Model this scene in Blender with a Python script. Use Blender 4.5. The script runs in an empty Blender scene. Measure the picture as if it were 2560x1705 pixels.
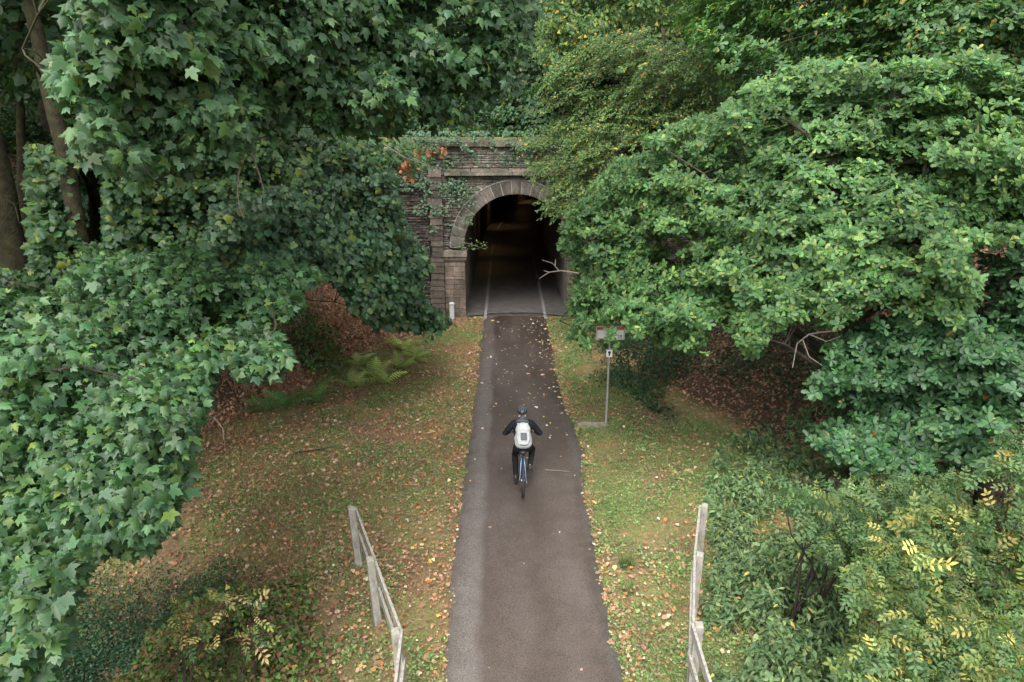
import bpy, bmesh, math, random
import numpy as np
from mathutils import Vector, Matrix

# ------------------------------------------------------------------ camera, world, sun, exposure
SC = bpy.context.scene
CAM_H, PITCH, YAW, FPX = 7.46, 17.92, 0.5, 1706.7
cam_d = bpy.data.cameras.new('camera')
cam = bpy.data.objects.new('camera', cam_d)
SC.collection.objects.link(cam)
cam.location = (0, 0, CAM_H)
cam.rotation_euler = (math.radians(90 - PITCH), 0, math.radians(-YAW))
cam_d.sensor_width = 36.0
cam_d.lens = 24.0
cam_d.clip_start = 0.1
cam_d.clip_end = 1000
SC.camera = cam

w = bpy.data.worlds.new("World")
SC.world = w
w.use_nodes = True
wn = w.node_tree
sky = wn.nodes.new('ShaderNodeTexSky')
sky.sky_type = 'NISHITA'
sky.sun_disc = False
sky.sun_elevation = math.radians(58)
sky.sun_rotation = math.radians(200)
sky.air_density = 1.0
sky.dust_density = 4.0
hsv = wn.nodes.new('ShaderNodeHueSaturation')
hsv.inputs['Saturation'].default_value = 0.25      # overcast: a nearly grey sky
wn.links.new(sky.outputs[0], hsv.inputs['Color'])
bg = wn.nodes['Background']
wn.links.new(hsv.outputs[0], bg.inputs[0])
bg.inputs[1].default_value = 0.15
sun_d = bpy.data.lights.new('sun', 'SUN')
sun_d.energy = 0.75
sun_d.angle = math.radians(60)
sun_d.color = (1.0, 0.96, 0.9)
sun = bpy.data.objects.new('sun', sun_d)
SC.collection.objects.link(sun)
sun.rotation_euler = (math.radians(32), 0, math.radians(-20))
SC.view_settings.view_transform = 'Standard'
SC.view_settings.look = 'None'
SC.view_settings.gamma = 1
SC.view_settings.exposure = 1.88
SC.cycles.max_bounces = 6
SC.cycles.diffuse_bounces = 3
SC.cycles.glossy_bounces = 2
SC.cycles.transmission_bounces = 3
SC.cycles.use_denoising = True

# ------------------------------------------------------------------ helpers
RNG = np.random.default_rng(11)
random.seed(5)
PI = math.pi
C = SC.collection
_p, _y = math.radians(PITCH), math.radians(YAW)
FWD = np.array([math.sin(_y) * math.cos(_p), math.cos(_y) * math.cos(_p), -math.sin(_p)])
RGT = np.array([math.cos(_y), -math.sin(_y), 0.0])
UPV = np.cross(RGT, FWD)
CAMP = np.array([0, 0, CAM_H])
S = 1.0875                       # my reading scale -> photograph pixels


def at(u, v, zc):
    """world point seen at (u, v) (reading scale) zc metres deep"""
    u, v, zc = np.asarray(u, float) * S, np.asarray(v, float) * S, np.asarray(zc, float)
    return CAMP + zc[..., None] * (FWD + ((u - 1280) / FPX)[..., None] * RGT + ((852.5 - v) / FPX)[..., None] * UPV)


def proj(P):
    d = np.asarray(P) - CAMP
    z = d @ FWD
    return (1280 + FPX * (d @ RGT) / z) / S, (852.5 - FPX * (d @ UPV) / z) / S, z


def smooth(a, b, x):
    t = np.clip((np.asarray(x, float) - a) / (b - a), 0, 1)
    return t * t * (3 - 2 * t)


def vnoise(x, y, seed=0):
    """smooth value noise 0..1, numpy"""
    x = np.asarray(x, float); y = np.asarray(y, float)
    xi, yi = np.floor(x).astype(np.int64), np.floor(y).astype(np.int64)
    fx, fy = x - xi, y - yi
    fx, fy = fx * fx * (3 - 2 * fx), fy * fy * (3 - 2 * fy)

    def h(a, b):
        n = (a * 374761393 + b * 668265263 + seed * 1442695041) & 0x7fffffff
        n = ((n ^ (n >> 13)) * 1274126177) & 0x7fffffff
        return ((n ^ (n >> 16)) & 0xffff) / 65535.0
    a = h(xi, yi) * (1 - fx) + h(xi + 1, yi) * fx
    b = h(xi, yi + 1) * (1 - fx) + h(xi + 1, yi + 1) * fx
    return a * (1 - fy) + b * fy


def norm(a):
    return a / np.maximum(np.linalg.norm(a, axis=-1, keepdims=True), 1e-9)


def tag(o, label=None, cat=None, group=None, kind=None):
    if label: o['label'] = label
    if cat: o['category'] = cat
    if group: o['group'] = group
    if kind: o['kind'] = kind
    return o


def empty(name, loc=(0, 0, 0), label=None, cat=None, group=None):
    o = bpy.data.objects.new(name, None)
    o.empty_display_size = 0.2
    o.location = loc
    C.objects.link(o)
    return tag(o, label, cat, group)


def mesh_obj(name, V, F, mat, parent=None, col=None, smooth_sh=False):
    """V (n,3) world coordinates; F list of index tuples or an (m,k) array; col (n,3) per-vertex own colour"""
    me = bpy.data.meshes.new(name)
    V = np.asarray(V, np.float32)
    if isinstance(F, np.ndarray):
        m, k = F.shape
        me.vertices.add(len(V)); me.vertices.foreach_set('co', V.ravel())
        me.loops.add(m * k); me.loops.foreach_set('vertex_index', F.astype(np.int32).ravel())
        me.polygons.add(m)
        me.polygons.foreach_set('loop_start', np.arange(0, m * k, k, dtype=np.int32))
        me.polygons.foreach_set('loop_total', np.full(m, k, np.int32))
        me.update(calc_edges=True)
    else:
        me.from_pydata([tuple(map(float, v)) for v in V], [], F)
    if col is not None:
        ca = me.color_attributes.new('tint', 'FLOAT_COLOR', 'POINT')
        c4 = np.ones((len(V), 4), np.float32); c4[:, :3] = col
        ca.data.foreach_set('color', c4.ravel())
    if smooth_sh:
        me.polygons.foreach_set('use_smooth', np.ones(len(me.polygons), bool))
    me.materials.append(mat)
    o = bpy.data.objects.new(name, me)
    C.objects.link(o)
    if parent is not None:
        o.parent = parent
        o.matrix_parent_inverse = Matrix.Translation(-Vector(parent.location)) if parent.parent is None else parent_inv(parent)
    return o


def parent_inv(p):
    m = Matrix.Identity(4)
    q = p
    chain = []
    while q is not None:
        chain.append(q); q = q.parent
    w_ = Matrix.Identity(4)
    for q in reversed(chain):
        w_ = w_ @ q.matrix_parent_inverse @ q.matrix_basis
    return w_.inverted()


class MB:
    """collects shapes into one mesh"""
    def __init__(s): s.V = []; s.F = []; s.n = 0; s.C = []
    def add(s, V, F, col=None):
        V = [tuple(v) for v in V]
        s.V += V; s.F += [tuple(i + s.n for i in f) for f in F]; s.n += len(V)
        s.C += [col if col is not None else (1, 1, 1)] * len(V)
    def box(s, c, size, rz=0.0, col=None, taper=1.0, M=None):
        hx, hy, hz = size[0] / 2, size[1] / 2, size[2] / 2
        vs = []
        for z, t in ((-hz, 1.0), (hz, taper)):
            for x, y in ((-hx, -hy), (hx, -hy), (hx, hy), (-hx, hy)):
                vs.append(Vector((x * t, y * t, z)))
        R = M if M is not None else Matrix.Rotation(rz, 3, 'Z')
        vs = [R @ v + Vector(c) for v in vs]
        s.add(vs, [(0, 3, 2, 1), (4, 5, 6, 7), (0, 1, 5, 4), (1, 2, 6, 5), (2, 3, 7, 6), (3, 0, 4, 7)], col)
    def tube(s, pts, radii, n=8, caps=True, sq=1.0, col=None):
        pts = [Vector(p) for p in pts]
        if not hasattr(radii, '__len__'): radii = [radii] * len(pts)
        rings = []; V = []; F = []
        ref = None
        for i, p in enumerate(pts):
            t = (pts[min(i + 1, len(pts) - 1)] - pts[max(i - 1, 0)]).normalized()
            if ref is None:
                ref = t.orthogonal().normalized()
            ref = (ref - t * ref.dot(t)).normalized()
            b = t.cross(ref)
            for k in range(n):
                a = 2 * PI * k / n
                V.append(p + (ref * math.cos(a) + b * math.sin(a) * sq) * radii[i])
        for i in range(len(pts) - 1):
            for k in range(n):
                F.append((i * n + k, i * n + (k + 1) % n, (i + 1) * n + (k + 1) % n, (i + 1) * n + k))
        if caps:
            F.append(tuple(range(n - 1, -1, -1)))
            F.append(tuple((len(pts) - 1) * n + k for k in range(n)))
        s.add(V, F, col)
    def beam(s, a, b, wd, ht, up=(0, 0, 1), col=None):
        a, b = Vector(a), Vector(b)
        t = (b - a).normalized(); sd = t.cross(Vector(up)).normalized(); u = sd.cross(t)
        V = []
        for p in (a, b):
            for x, y in ((-1, -1), (1, -1), (1, 1), (-1, 1)):
                V.append(p + sd * x * wd / 2 + u * y * ht / 2)
        s.add(V, [(0, 3, 2, 1), (4, 5, 6, 7), (0, 1, 5, 4), (1, 2, 6, 5), (2, 3, 7, 6), (3, 0, 4, 7)], col)
    def lathe(s, prof, c, n=16, axis='Z', col=None):
        V = []; F = []
        for r, h in prof:
            for k in range(n):
                a = 2 * PI * k / n
                if axis == 'Z': V.append((c[0] + r * math.cos(a), c[1] + r * math.sin(a), c[2] + h))
                elif axis == 'X': V.append((c[0] + h, c[1] + r * math.cos(a), c[2] + r * math.sin(a)))
                else: V.append((c[0] + r * math.cos(a), c[1] + h, c[2] + r * math.sin(a)))
        m = len(prof)
        for i in range(m - 1):
            for k in range(n):
                F.append((i * n + k, i * n + (k + 1) % n, (i + 1) * n + (k + 1) % n, (i + 1) * n + k))
        s.add(V, F, col)
    def torus(s, c, R, r, n=40, m=8, axis='X', col=None):
        V = []; F = []
        for i in range(n):
            a = 2 * PI * i / n
            for k in range(m):
                b = 2 * PI * k / m
                rr = R + r * math.cos(b)
                V.append((c[0] + r * math.sin(b), c[1] + rr * math.cos(a), c[2] + rr * math.sin(a)))
        for i in range(n):
            for k in range(m):
                F.append((i * m + k, ((i + 1) % n) * m + k, ((i + 1) % n) * m + (k + 1) % m, i * m + (k + 1) % m))
        s.add(V, F, col)
    def build(s, name, mat, parent=None, smooth_sh=False, col=False):
        return mesh_obj(name, s.V, s.F, mat, parent, np.array(s.C) if col else None, smooth_sh)


# ------------------------------------------------------------------ materials
def new_mat(name):
    m = bpy.data.materials.new(name); m.use_nodes = True
    nt = m.node_tree; b = nt.nodes['Principled BSDF']
    return m, nt, b


def simple(name, col, rough=0.6, metal=0.0, noise=0.0, scale=20, bump=0.0, bscale=60, emit=None):
    m, nt, b = new_mat(name)
    b.inputs['Base Color'].default_value = (*col, 1)
    b.inputs['Roughness'].default_value = rough
    b.inputs['Metallic'].default_value = metal
    tc = nt.nodes.new('ShaderNodeTexCoord')
    if noise:
        n = nt.nodes.new('ShaderNodeTexNoise'); n.inputs['Scale'].default_value = scale; n.inputs['Detail'].default_value = 6
        nt.links.new(tc.outputs['Object'], n.inputs['Vector'])
        r = nt.nodes.new('ShaderNodeValToRGB')
        r.color_ramp.elements[0].position = 0.3; r.color_ramp.elements[1].position = 0.7
        r.color_ramp.elements[0].color = (*[c * (1 - noise) for c in col], 1)
        r.color_ramp.elements[1].color = (*[min(1, c * (1 + noise)) for c in col], 1)
        nt.links.new(n.outputs['Fac'], r.inputs[0]); nt.links.new(r.outputs[0], b.inputs['Base Color'])
    if bump:
        n2 = nt.nodes.new('ShaderNodeTexNoise'); n2.inputs['Scale'].default_value = bscale; n2.inputs['Detail'].default_value = 5
        nt.links.new(tc.outputs['Object'], n2.inputs['Vector'])
        bm = nt.nodes.new('ShaderNodeBump'); bm.inputs['Strength'].default_value = bump; bm.inputs['Distance'].default_value = 0.02
        nt.links.new(n2.outputs['Fac'], bm.inputs['Height']); nt.links.new(bm.outputs[0], b.inputs['Normal'])
    if emit:
        b.inputs['Emission Color'].default_value = (*emit[0], 1); b.inputs['Emission Strength'].default_value = emit[1]
    return m


def leaf_mat(name, rough=0.45, spec=0.5, trans=0.3):
    """leaf: own colour from the mesh, waxy top, light let through"""
    m, nt, b = new_mat(name)
    a = nt.nodes.new('ShaderNodeAttribute'); a.attribute_name = 'tint'
    nt.links.new(a.outputs['Color'], b.inputs['Base Color'])
    b.inputs['Roughness'].default_value = rough
    b.inputs['Specular IOR Level'].default_value = spec
    if trans > 0:
        t = nt.nodes.new('ShaderNodeBsdfTranslucent')
        mul = nt.nodes.new('ShaderNodeMix'); mul.data_type = 'RGBA'; mul.blend_type = 'MULTIPLY'
        mul.inputs[0].default_value = 1.0
        nt.links.new(a.outputs['Color'], mul.inputs[6]); mul.inputs[7].default_value = (1.5, 1.6, 0.6, 1)
        nt.links.new(mul.outputs[2], t.inputs['Color'])
        mx = nt.nodes.new('ShaderNodeMixShader'); mx.inputs[0].default_value = trans
        nt.links.new(b.outputs[0], mx.inputs[1]); nt.links.new(t.outputs[0], mx.inputs[2])
        nt.links.new(mx.outputs[0], nt.nodes['Material Output'].inputs[0])
    return m


def tinted(name, rough=0.85, noise=0.35, scale=25, bump=0.5, bscale=60):
    """mesh colour times noise, rough stone or bark"""
    m, nt, b = new_mat(name)
    a = nt.nodes.new('ShaderNodeAttribute'); a.attribute_name = 'tint'
    tc = nt.nodes.new('ShaderNodeTexCoord')
    n = nt.nodes.new('ShaderNodeTexNoise'); n.inputs['Scale'].default_value = scale; n.inputs['Detail'].default_value = 8
    n.inputs['Roughness'].default_value = 0.65
    nt.links.new(tc.outputs['Object'], n.inputs['Vector'])
    mr = nt.nodes.new('ShaderNodeMapRange'); mr.inputs[1].default_value = 0.3; mr.inputs[2].default_value = 0.7
    mr.inputs[3].default_value = 1 - noise; mr.inputs[4].default_value = 1 + noise
    nt.links.new(n.outputs['Fac'], mr.inputs[0])
    mul = nt.nodes.new('ShaderNodeVectorMath'); mul.operation = 'SCALE'
    nt.links.new(a.outputs['Color'], mul.inputs[0]); nt.links.new(mr.outputs[0], mul.inputs['Scale'])
    ns = nt.nodes.new('ShaderNodeTexNoise'); ns.inputs['Scale'].default_value = 1.1; ns.inputs['Detail'].default_value = 7; ns.inputs['Roughness'].default_value = 0.7
    mps = nt.nodes.new('ShaderNodeMapping'); mps.inputs['Scale'].default_value = (1.4, 1, 0.55)
    nt.links.new(tc.outputs['Object'], mps.inputs[0]); nt.links.new(mps.outputs[0], ns.inputs['Vector'])
    rs_ = nt.nodes.new('ShaderNodeValToRGB'); rs_.color_ramp.elements[0].position = 0.36; rs_.color_ramp.elements[0].color = (0.42, 0.43, 0.36, 1)
    rs_.color_ramp.elements[1].position = 0.62; rs_.color_ramp.elements[1].color = (1.1, 1.06, 1.0, 1)
    nt.links.new(ns.outputs['Fac'], rs_.inputs[0])
    m2 = nt.nodes.new('ShaderNodeMix'); m2.data_type = 'RGBA'; m2.blend_type = 'MULTIPLY'; m2.inputs[0].default_value = 1.0
    nt.links.new(mul.outputs[0], m2.inputs[6]); nt.links.new(rs_.outputs[0], m2.inputs[7])
    nt.links.new(m2.outputs[2], b.inputs['Base Color'])
    b.inputs['Roughness'].default_value = rough
    n2 = nt.nodes.new('ShaderNodeTexNoise'); n2.inputs['Scale'].default_value = bscale; n2.inputs['Detail'].default_value = 6
    nt.links.new(tc.outputs['Object'], n2.inputs['Vector'])
    bp = nt.nodes.new('ShaderNodeBump'); bp.inputs['Strength'].default_value = bump; bp.inputs['Distance'].default_value = 0.03
    nt.links.new(n2.outputs['Fac'], bp.inputs['Height']); nt.links.new(bp.outputs[0], b.inputs['Normal'])
    return m


M_LEAF = leaf_mat('waxy_leaf', 0.48, 0.38, 0.28)
M_LEAF_SOFT = leaf_mat('soft_leaf', 0.55, 0.3, 0.32)
M_LEAF_DRY = leaf_mat('dry_leaf', 0.8, 0.2, 0.08)
M_STONE = tinted('rubble_stone', 0.88, 0.35, 9, 0.8, 50)
M_BARK = simple('bark', (0.034, 0.026, 0.017), 0.95, 0, 0.5, 14, 1.0, 30)
M_MOSSBARK = simple('mossy_bark', (0.036, 0.032, 0.013), 0.95, 0, 0.55, 7, 1.0, 30)
M_TWIG = simple('pale_twig', (0.19, 0.155, 0.125), 0.85, 0, 0.3, 30)


def ground_mat():
    m, nt, b = new_mat('leaf_litter_soil')
    tc = nt.nodes.new('ShaderNodeTexCoord')
    L = nt.links

    def noise(sc, det=6, rough=0.6):
        n = nt.nodes.new('ShaderNodeTexNoise'); n.inputs['Scale'].default_value = sc; n.inputs['Detail'].default_value = det
        n.inputs['Roughness'].default_value = rough; L.new(tc.outputs['Object'], n.inputs['Vector']); return n.outputs['Fac']

    def ramp(f, *els):
        r = nt.nodes.new('ShaderNodeValToRGB')
        r.color_ramp.elements[0].position = els[0][0]; r.color_ramp.elements[0].color = (*els[0][1], 1)
        r.color_ramp.elements[1].position = els[-1][0]; r.color_ramp.elements[1].color = (*els[-1][1], 1)
        for p, c in els[1:-1]:
            e = r.color_ramp.elements.new(p); e.color = (*c, 1)
        L.new(f, r.inputs[0]); return r.outputs[0]

    def mix(f, a, c):
        x = nt.nodes.new('ShaderNodeMix'); x.data_type = 'RGBA'; L.new(f, x.inputs[0]); L.new(a, x.inputs[6]); L.new(c, x.inputs[7]); return x.outputs[2]
    soil = ramp(noise(14, 10, 0.75), (0.28, (0.07, 0.045, 0.030)), (0.5, (0.17, 0.11, 0.070)), (0.68, (0.30, 0.21, 0.135)))
    moss = ramp(noise(22, 10, 0.8), (0.3, (0.08, 0.085, 0.030)), (0.5, (0.19, 0.185, 0.070)), (0.7, (0.31, 0.27, 0.12)))
    mask = ramp(noise(0.45, 5, 0.62), (0.38, (0, 0, 0)), (0.54, (1, 1, 1)))
    sz = nt.nodes.new('ShaderNodeSeparateXYZ'); L.new(tc.outputs['Object'], sz.inputs[0])
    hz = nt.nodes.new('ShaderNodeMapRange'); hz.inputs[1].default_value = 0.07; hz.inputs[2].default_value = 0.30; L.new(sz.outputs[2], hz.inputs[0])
    shade_soil = ramp(noise(16, 10, 0.75), (0.3, (0.022, 0.015, 0.010)), (0.5, (0.070, 0.044, 0.029)), (0.68, (0.15, 0.095, 0.06)))  # forest soil up the banks, with their deep shade put into its colour
    c1 = mix(hz.outputs[0], mix(mask, soil, moss), shade_soil)
    vor = nt.nodes.new('ShaderNodeTexVoronoi'); vor.inputs['Scale'].default_value = 17; L.new(tc.outputs['Object'], vor.inputs['Vector'])
    sep = nt.nodes.new('ShaderNodeSeparateColor'); L.new(vor.outputs['Color'], sep.inputs[0])
    lc = ramp(sep.outputs[0], (0.0, (0.16, 0.08, 0.045)), (0.4, (0.30, 0.19, 0.12)), (0.7, (0.36, 0.20, 0.11)), (1.0, (0.16, 0.12, 0.08)))
    lm = ramp(sep.outputs[1], (0.74, (0, 0, 0)), (0.78, (1, 1, 1)))
    c2 = mix(lm, c1, lc)
    L.new(c2, b.inputs['Base Color']); b.inputs['Roughness'].default_value = 0.95; b.inputs['Specular IOR Level'].default_value = 0.2
    bp = nt.nodes.new('ShaderNodeBump'); bp.inputs['Strength'].default_value = 0.9; bp.inputs['Distance'].default_value = 0.05
    L.new(noise(30, 8, 0.7), bp.inputs['Height']); L.new(bp.outputs[0], b.inputs['Normal'])
    return m


def asphalt_mat(wet=True):
    m, nt, b = new_mat('asphalt')
    tc = nt.nodes.new('ShaderNodeTexCoord'); L = nt.links
    sx = nt.nodes.new('ShaderNodeSeparateXYZ'); L.new(tc.outputs['Object'], sx.inputs[0])

    def noise(sc, det=5, vec=None):
        n = nt.nodes.new('ShaderNodeTexNoise'); n.inputs['Scale'].default_value = sc; n.inputs['Detail'].default_value = det
        L.new(vec or tc.outputs['Object'], n.inputs['Vector']); return n.outputs['Fac']

    def ramp(f, *els):
        r = nt.nodes.new('ShaderNodeValToRGB')
        r.color_ramp.elements[0].position = els[0][0]; r.color_ramp.elements[0].color = (*els[0][1], 1)
        r.color_ramp.elements[1].position = els[-1][0]; r.color_ramp.elements[1].color = (*els[-1][1], 1)
        for p, c in els[1:-1]:
            e = r.color_ramp.elements.new(p); e.color = (*c, 1)
        L.new(f, r.inputs[0]); return r.outputs[0]

    def mth(op, a, bb):
        x = nt.nodes.new('ShaderNodeMath'); x.operation = op
        for i, q in enumerate((a, bb)):
            if isinstance(q, (int, float)): x.inputs[i].default_value = q
            else: L.new(q, x.inputs[i])
        return x.outputs[0]

    def mix(f, a, c, bt='MIX'):
        x = nt.nodes.new('ShaderNodeMix'); x.data_type = 'RGBA'; x.blend_type = bt
        if isinstance(f, float): x.inputs[0].default_value = f
        else: L.new(f, x.inputs[0])
        L.new(a, x.inputs[6]); L.new(c, x.inputs[7]); return x.outputs[2]
    # brown fine dirt over grey tarmac, worn pale band along the left edge
    mp = nt.nodes.new('ShaderNodeMapping'); mp.inputs['Scale'].default_value = (1.0, 0.25, 1.0); L.new(tc.outputs['Object'], mp.inputs[0])
    big = noise(1.3, 5, mp.outputs[0])
    base = ramp(big, (0.3, (0.050, 0.038, 0.031)), (0.5, (0.061, 0.048, 0.040)), (0.72, (0.078, 0.064, 0.056)))
    xx = mth('ADD', sx.outputs[0], mth('MULTIPLY', mth('SUBTRACT', noise(1.1), 0.5), 0.35))
    band = ramp(mth('ADD', mth('MULTIPLY', xx, 0.25), 0.5), (0.372, (1, 1, 1)), (0.405, (0, 0, 0)))
    pale = nt.nodes.new('ShaderNodeRGB'); pale.outputs[0].default_value = (0.105, 0.093, 0.084, 1)
    c1 = mix(band, base, pale.outputs[0])
    edge = ramp(mth('ADD', mth('MULTIPLY', xx, 0.25), 0.5), (0.86, (0, 0, 0)), (0.90, (1, 1, 1)))
    pale2 = nt.nodes.new('ShaderNodeRGB'); pale2.outputs[0].default_value = (0.082, 0.073, 0.068, 1)
    c1b = mix(edge, c1, pale2.outputs[0])
    # darker stretch towards the tunnel
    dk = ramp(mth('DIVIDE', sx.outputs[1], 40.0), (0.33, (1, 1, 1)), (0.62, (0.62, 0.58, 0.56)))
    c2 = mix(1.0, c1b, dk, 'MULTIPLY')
    grit = ramp(noise(95, 3), (0.34, (0.5, 0.5, 0.5)), (0.5, (1, 1, 1)), (0.66, (1.8, 1.76, 1.7)))
    mott = ramp(noise(38, 4), (0.34, (0.80, 0.80, 0.80)), (0.66, (1.22, 1.20, 1.18)))
    blot = ramp(noise(3.2, 6), (0.36, (0.90, 0.90, 0.89)), (0.60, (1.06, 1.06, 1.06)))
    c2 = mix(1.0, mix(1.0, c2, mott, 'MULTIPLY'), blot, 'MULTIPLY')
    c3 = mix(1.0, c2, grit, 'MULTIPLY')
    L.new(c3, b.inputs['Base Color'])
    rr = ramp(big, (0.3, (0.5, 0.5, 0.5)), (0.7, (0.75, 0.75, 0.75)))
    L.new(rr, b.inputs['Roughness'])
    bp = nt.nodes.new('ShaderNodeBump'); bp.inputs['Strength'].default_value = 0.35; bp.inputs['Distance'].default_value = 0.006
    L.new(noise(240, 2), bp.inputs['Height']); L.new(bp.outputs[0], b.inputs['Normal'])
    return m


# ------------------------------------------------------------------ terrain
def left_toe(y): return np.interp(y, [0, 10, 12, 15, 18, 22, 26.3], [-10, -9.6, -9.2, -8.0, -6.4, -4.3, -3.1])
def right_toe(y): return np.interp(y, [0, 9, 12, 14, 17, 20, 26.3], [12, 11, 8.5, 6.2, 4.4, 3.5, 3.3])


def tz(x, y):
    x = np.asarray(x, float); y = np.asarray(y, float)
    dl = np.maximum(left_toe(y) - x, 0); dr = np.maximum(x - right_toe(y), 0)
    bl = 0.72 * (np.sqrt(dl * dl + 0.5) - 0.707); br = 0.75 * (np.sqrt(dr * dr + 0.5) - 0.707)
    bank = np.minimum(bl + br, 14) * smooth(-30, 4, y)
    near = smooth(12.5, 9.0, y)
    dlo = np.clip((-3.1 - x) * 0.45, 0, 1.6) * near * (x < 0) - 0
    dro = np.clip((x - 3.7) * 0.40, 0, 1.3) * near * (x > 0)
    hill = smooth(26.7, 27.3, y) * 6.45 + 0.72 * np.maximum(y - 27.6, 0)
    hill = np.minimum(hill, 26)
    z = np.maximum(bank, hill) + np.where(y > 27, 0.25 * bank, 0) - dlo - dro
    off = smooth(1.55, 3.0, np.abs(x - 0.35))
    z = z + off * (0.10 * (vnoise(x * 0.8, y * 0.8, 3) - 0.5) + 0.05 * (vnoise(x * 3, y * 3, 4) - 0.5))
    z = z + 0.5 * (vnoise(x * 0.35 + 9, y * 0.35, 5) - 0.5) * smooth(0.3, 2.5, bank + np.maximum(hill - 6.5, 0))
    return z


xs = np.concatenate([np.linspace(-90, -18, 22), np.arange(-17, 20.01, 0.25), np.linspace(23, 95, 22)])
ys = np.concatenate([np.linspace(-50, 2, 16), np.arange(3, 26.26, 0.25), [26.5], np.arange(26.75, 27.9, 0.125), [28.2], np.arange(28.5, 46, 0.4), np.linspace(48, 160, 25)])
X, Y = np.meshgrid(xs, ys)
Z = tz(X, Y)
Vt = np.stack([X, Y, Z], -1).reshape(-1, 3)
nx, ny = len(xs), len(ys)
ii, jj = np.meshgrid(np.arange(nx - 1), np.arange(ny - 1))
keep = ~((xs[ii] >= -2.6) & (xs[ii + 1] <= 3.4) & (ys[jj] >= 26.45) & (ys[jj + 1] <= 27.4))
a = (jj * nx + ii)[keep]
Ft = np.stack([a, a + 1, a + nx + 1, a + nx], -1)
M_GROUND = ground_mat()
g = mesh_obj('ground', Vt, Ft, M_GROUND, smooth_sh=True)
tag(g, 'brown leaf-strewn soil and verge rising into wooded banks around the path', kind='structure')

# ------------------------------------------------------------------ the cycle path
M_ASPH = asphalt_mat()
LE = ([-40, 4, 7.6, 8.75, 10.0, 11, 12.5, 16, 20, 24, 26.1], [-0.9, -0.9, -0.88, -0.88, -0.99, -0.945, -0.94, -0.92, -0.9, -0.9, -0.88])
RE = ([-40, 4, 7.6, 9.5, 11, 12.5, 13.5, 14.4, 15.8, 16.8, 17.7, 20, 24, 26.1], [1.6, 1.6, 1.61, 1.59, 1.63, 1.59, 1.70, 1.79, 1.74, 1.62, 1.57, 1.56, 1.58, 1.58])
py = np.concatenate([np.linspace(-40, 3, 20), np.arange(3.2, 26.15, 0.06)])
lx = np.interp(py, *LE) + 0.05 * (vnoise(py * 2.2, py * 0, 1) - 0.5) + 0.05 * (vnoise(py * 7, py * 0, 2) - 0.5)
rx = np.interp(py, *RE) + 0.07 * (vnoise(py * 1.8, py * 0, 6) - 0.5) + 0.05 * (vnoise(py * 7, py * 0, 7) - 0.5)
cols = 9
t = np.linspace(0, 1, cols)
PX = lx[:, None] * (1 - t) + rx[:, None] * t
PZ = 0.030 + 0.02 * (1 - (2 * t - 1) ** 2) + 0 * PX
PV = np.stack([PX, np.repeat(py[:, None], cols, 1), PZ], -1)
PV = np.concatenate([np.stack([lx - 0.01, py, py * 0 - 0.05], -1)[:, None], PV, np.stack([rx + 0.01, py, py * 0 - 0.05], -1)[:, None]], 1)
n2 = cols + 2
ii, jj = np.meshgrid(np.arange(n2 - 1), np.arange(len(py) - 1))
a = (jj * n2 + ii).ravel()
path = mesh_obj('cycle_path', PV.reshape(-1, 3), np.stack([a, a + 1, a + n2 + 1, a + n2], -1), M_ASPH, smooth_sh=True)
tag(path, 'straight brown-grey asphalt cycle path leading into the tunnel', kind='structure')

# ------------------------------------------------------------------ tunnel
TX, TR, SPR, WY = 0.40, 2.02, 2.78, 26.3       # centre x, radius, spring height, wall face y


def arch_outline(r=TR, n=28, z0=0.0, jamb=4):
    pts = [(TX - r, z0 + (SPR - z0) * k / jamb) for k in range(jamb)]
    pts += [(TX + r * math.cos(PI - PI * k / n), SPR + r * math.sin(PI * k / n)) for k in range(n + 1)]
    pts += [(TX + r, SPR - (SPR - z0) * (k + 1) / jamb) for k in range(jamb)]
    return pts


M_MORTAR = simple('dark_mortar', (0.10, 0.088, 0.078), 0.95, 0, 0.35, 3, 0.9, 25)
M_LINING = simple('tunnel_stone', (0.16, 0.14, 0.12), 0.8, 0, 0.5, 2.5, 1.0, 10)
portal = empty('tunnel_portal', (TX, WY, 0), 'grey rubble stone tunnel portal with a round arch of dressed blocks', 'tunnel portal')
# backing wall with the arch cut out
out = arch_outline(TR + 0.05)
V = []; F = []
XL, XR, TOPZ = -9.6, 10.6, 6.75
n = len(out)
for (x, z) in out:
    V.append((x, WY + 0.10, z))
for (x, z) in out:
    if z < SPR: V.append((XL if x < TX else XR, WY + 0.10, z))
    else:
        ang = math.atan2(z - SPR, x - TX)
        c_, s_ = math.cos(ang), math.sin(ang)
        k1 = (XR - TX) / c_ if c_ > 1e-6 else ((XL - TX) / c_ if c_ < -1e-6 else 1e9)
        k2 = (TOPZ - SPR) / s_ if s_ > 1e-6 else 1e9
        k = min(k1, k2)
        V.append((TX + c_ * k, WY + 0.10, SPR + s_ * k))
for i in range(n - 1):
    F.append((i, i + 1, n + i + 1, n + i))
V += [(XL, WY + 0.10, TOPZ), (XR, WY + 0.10, TOPZ)]
for i in range(n - 1):   # corner fillers
    a_, b_ = V[n + i], V[n + i + 1]
    if abs(a_[0] - XL) < 1e-3 and abs(b_[0] - XL) > 1e-3: F.append((n + i, n + i + 1, 2 * n))
    if abs(b_[0] - XR) < 1e-3 and abs(a_[0] - XR) > 1e-3: F.append((n + i, n + i + 1, 2 * n + 1))
mesh_obj('wall', V, F, M_MORTAR, portal)

# courses of thin rubble stones
rng = np.random.default_rng(3)
stones = []
cols_ = []


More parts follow.
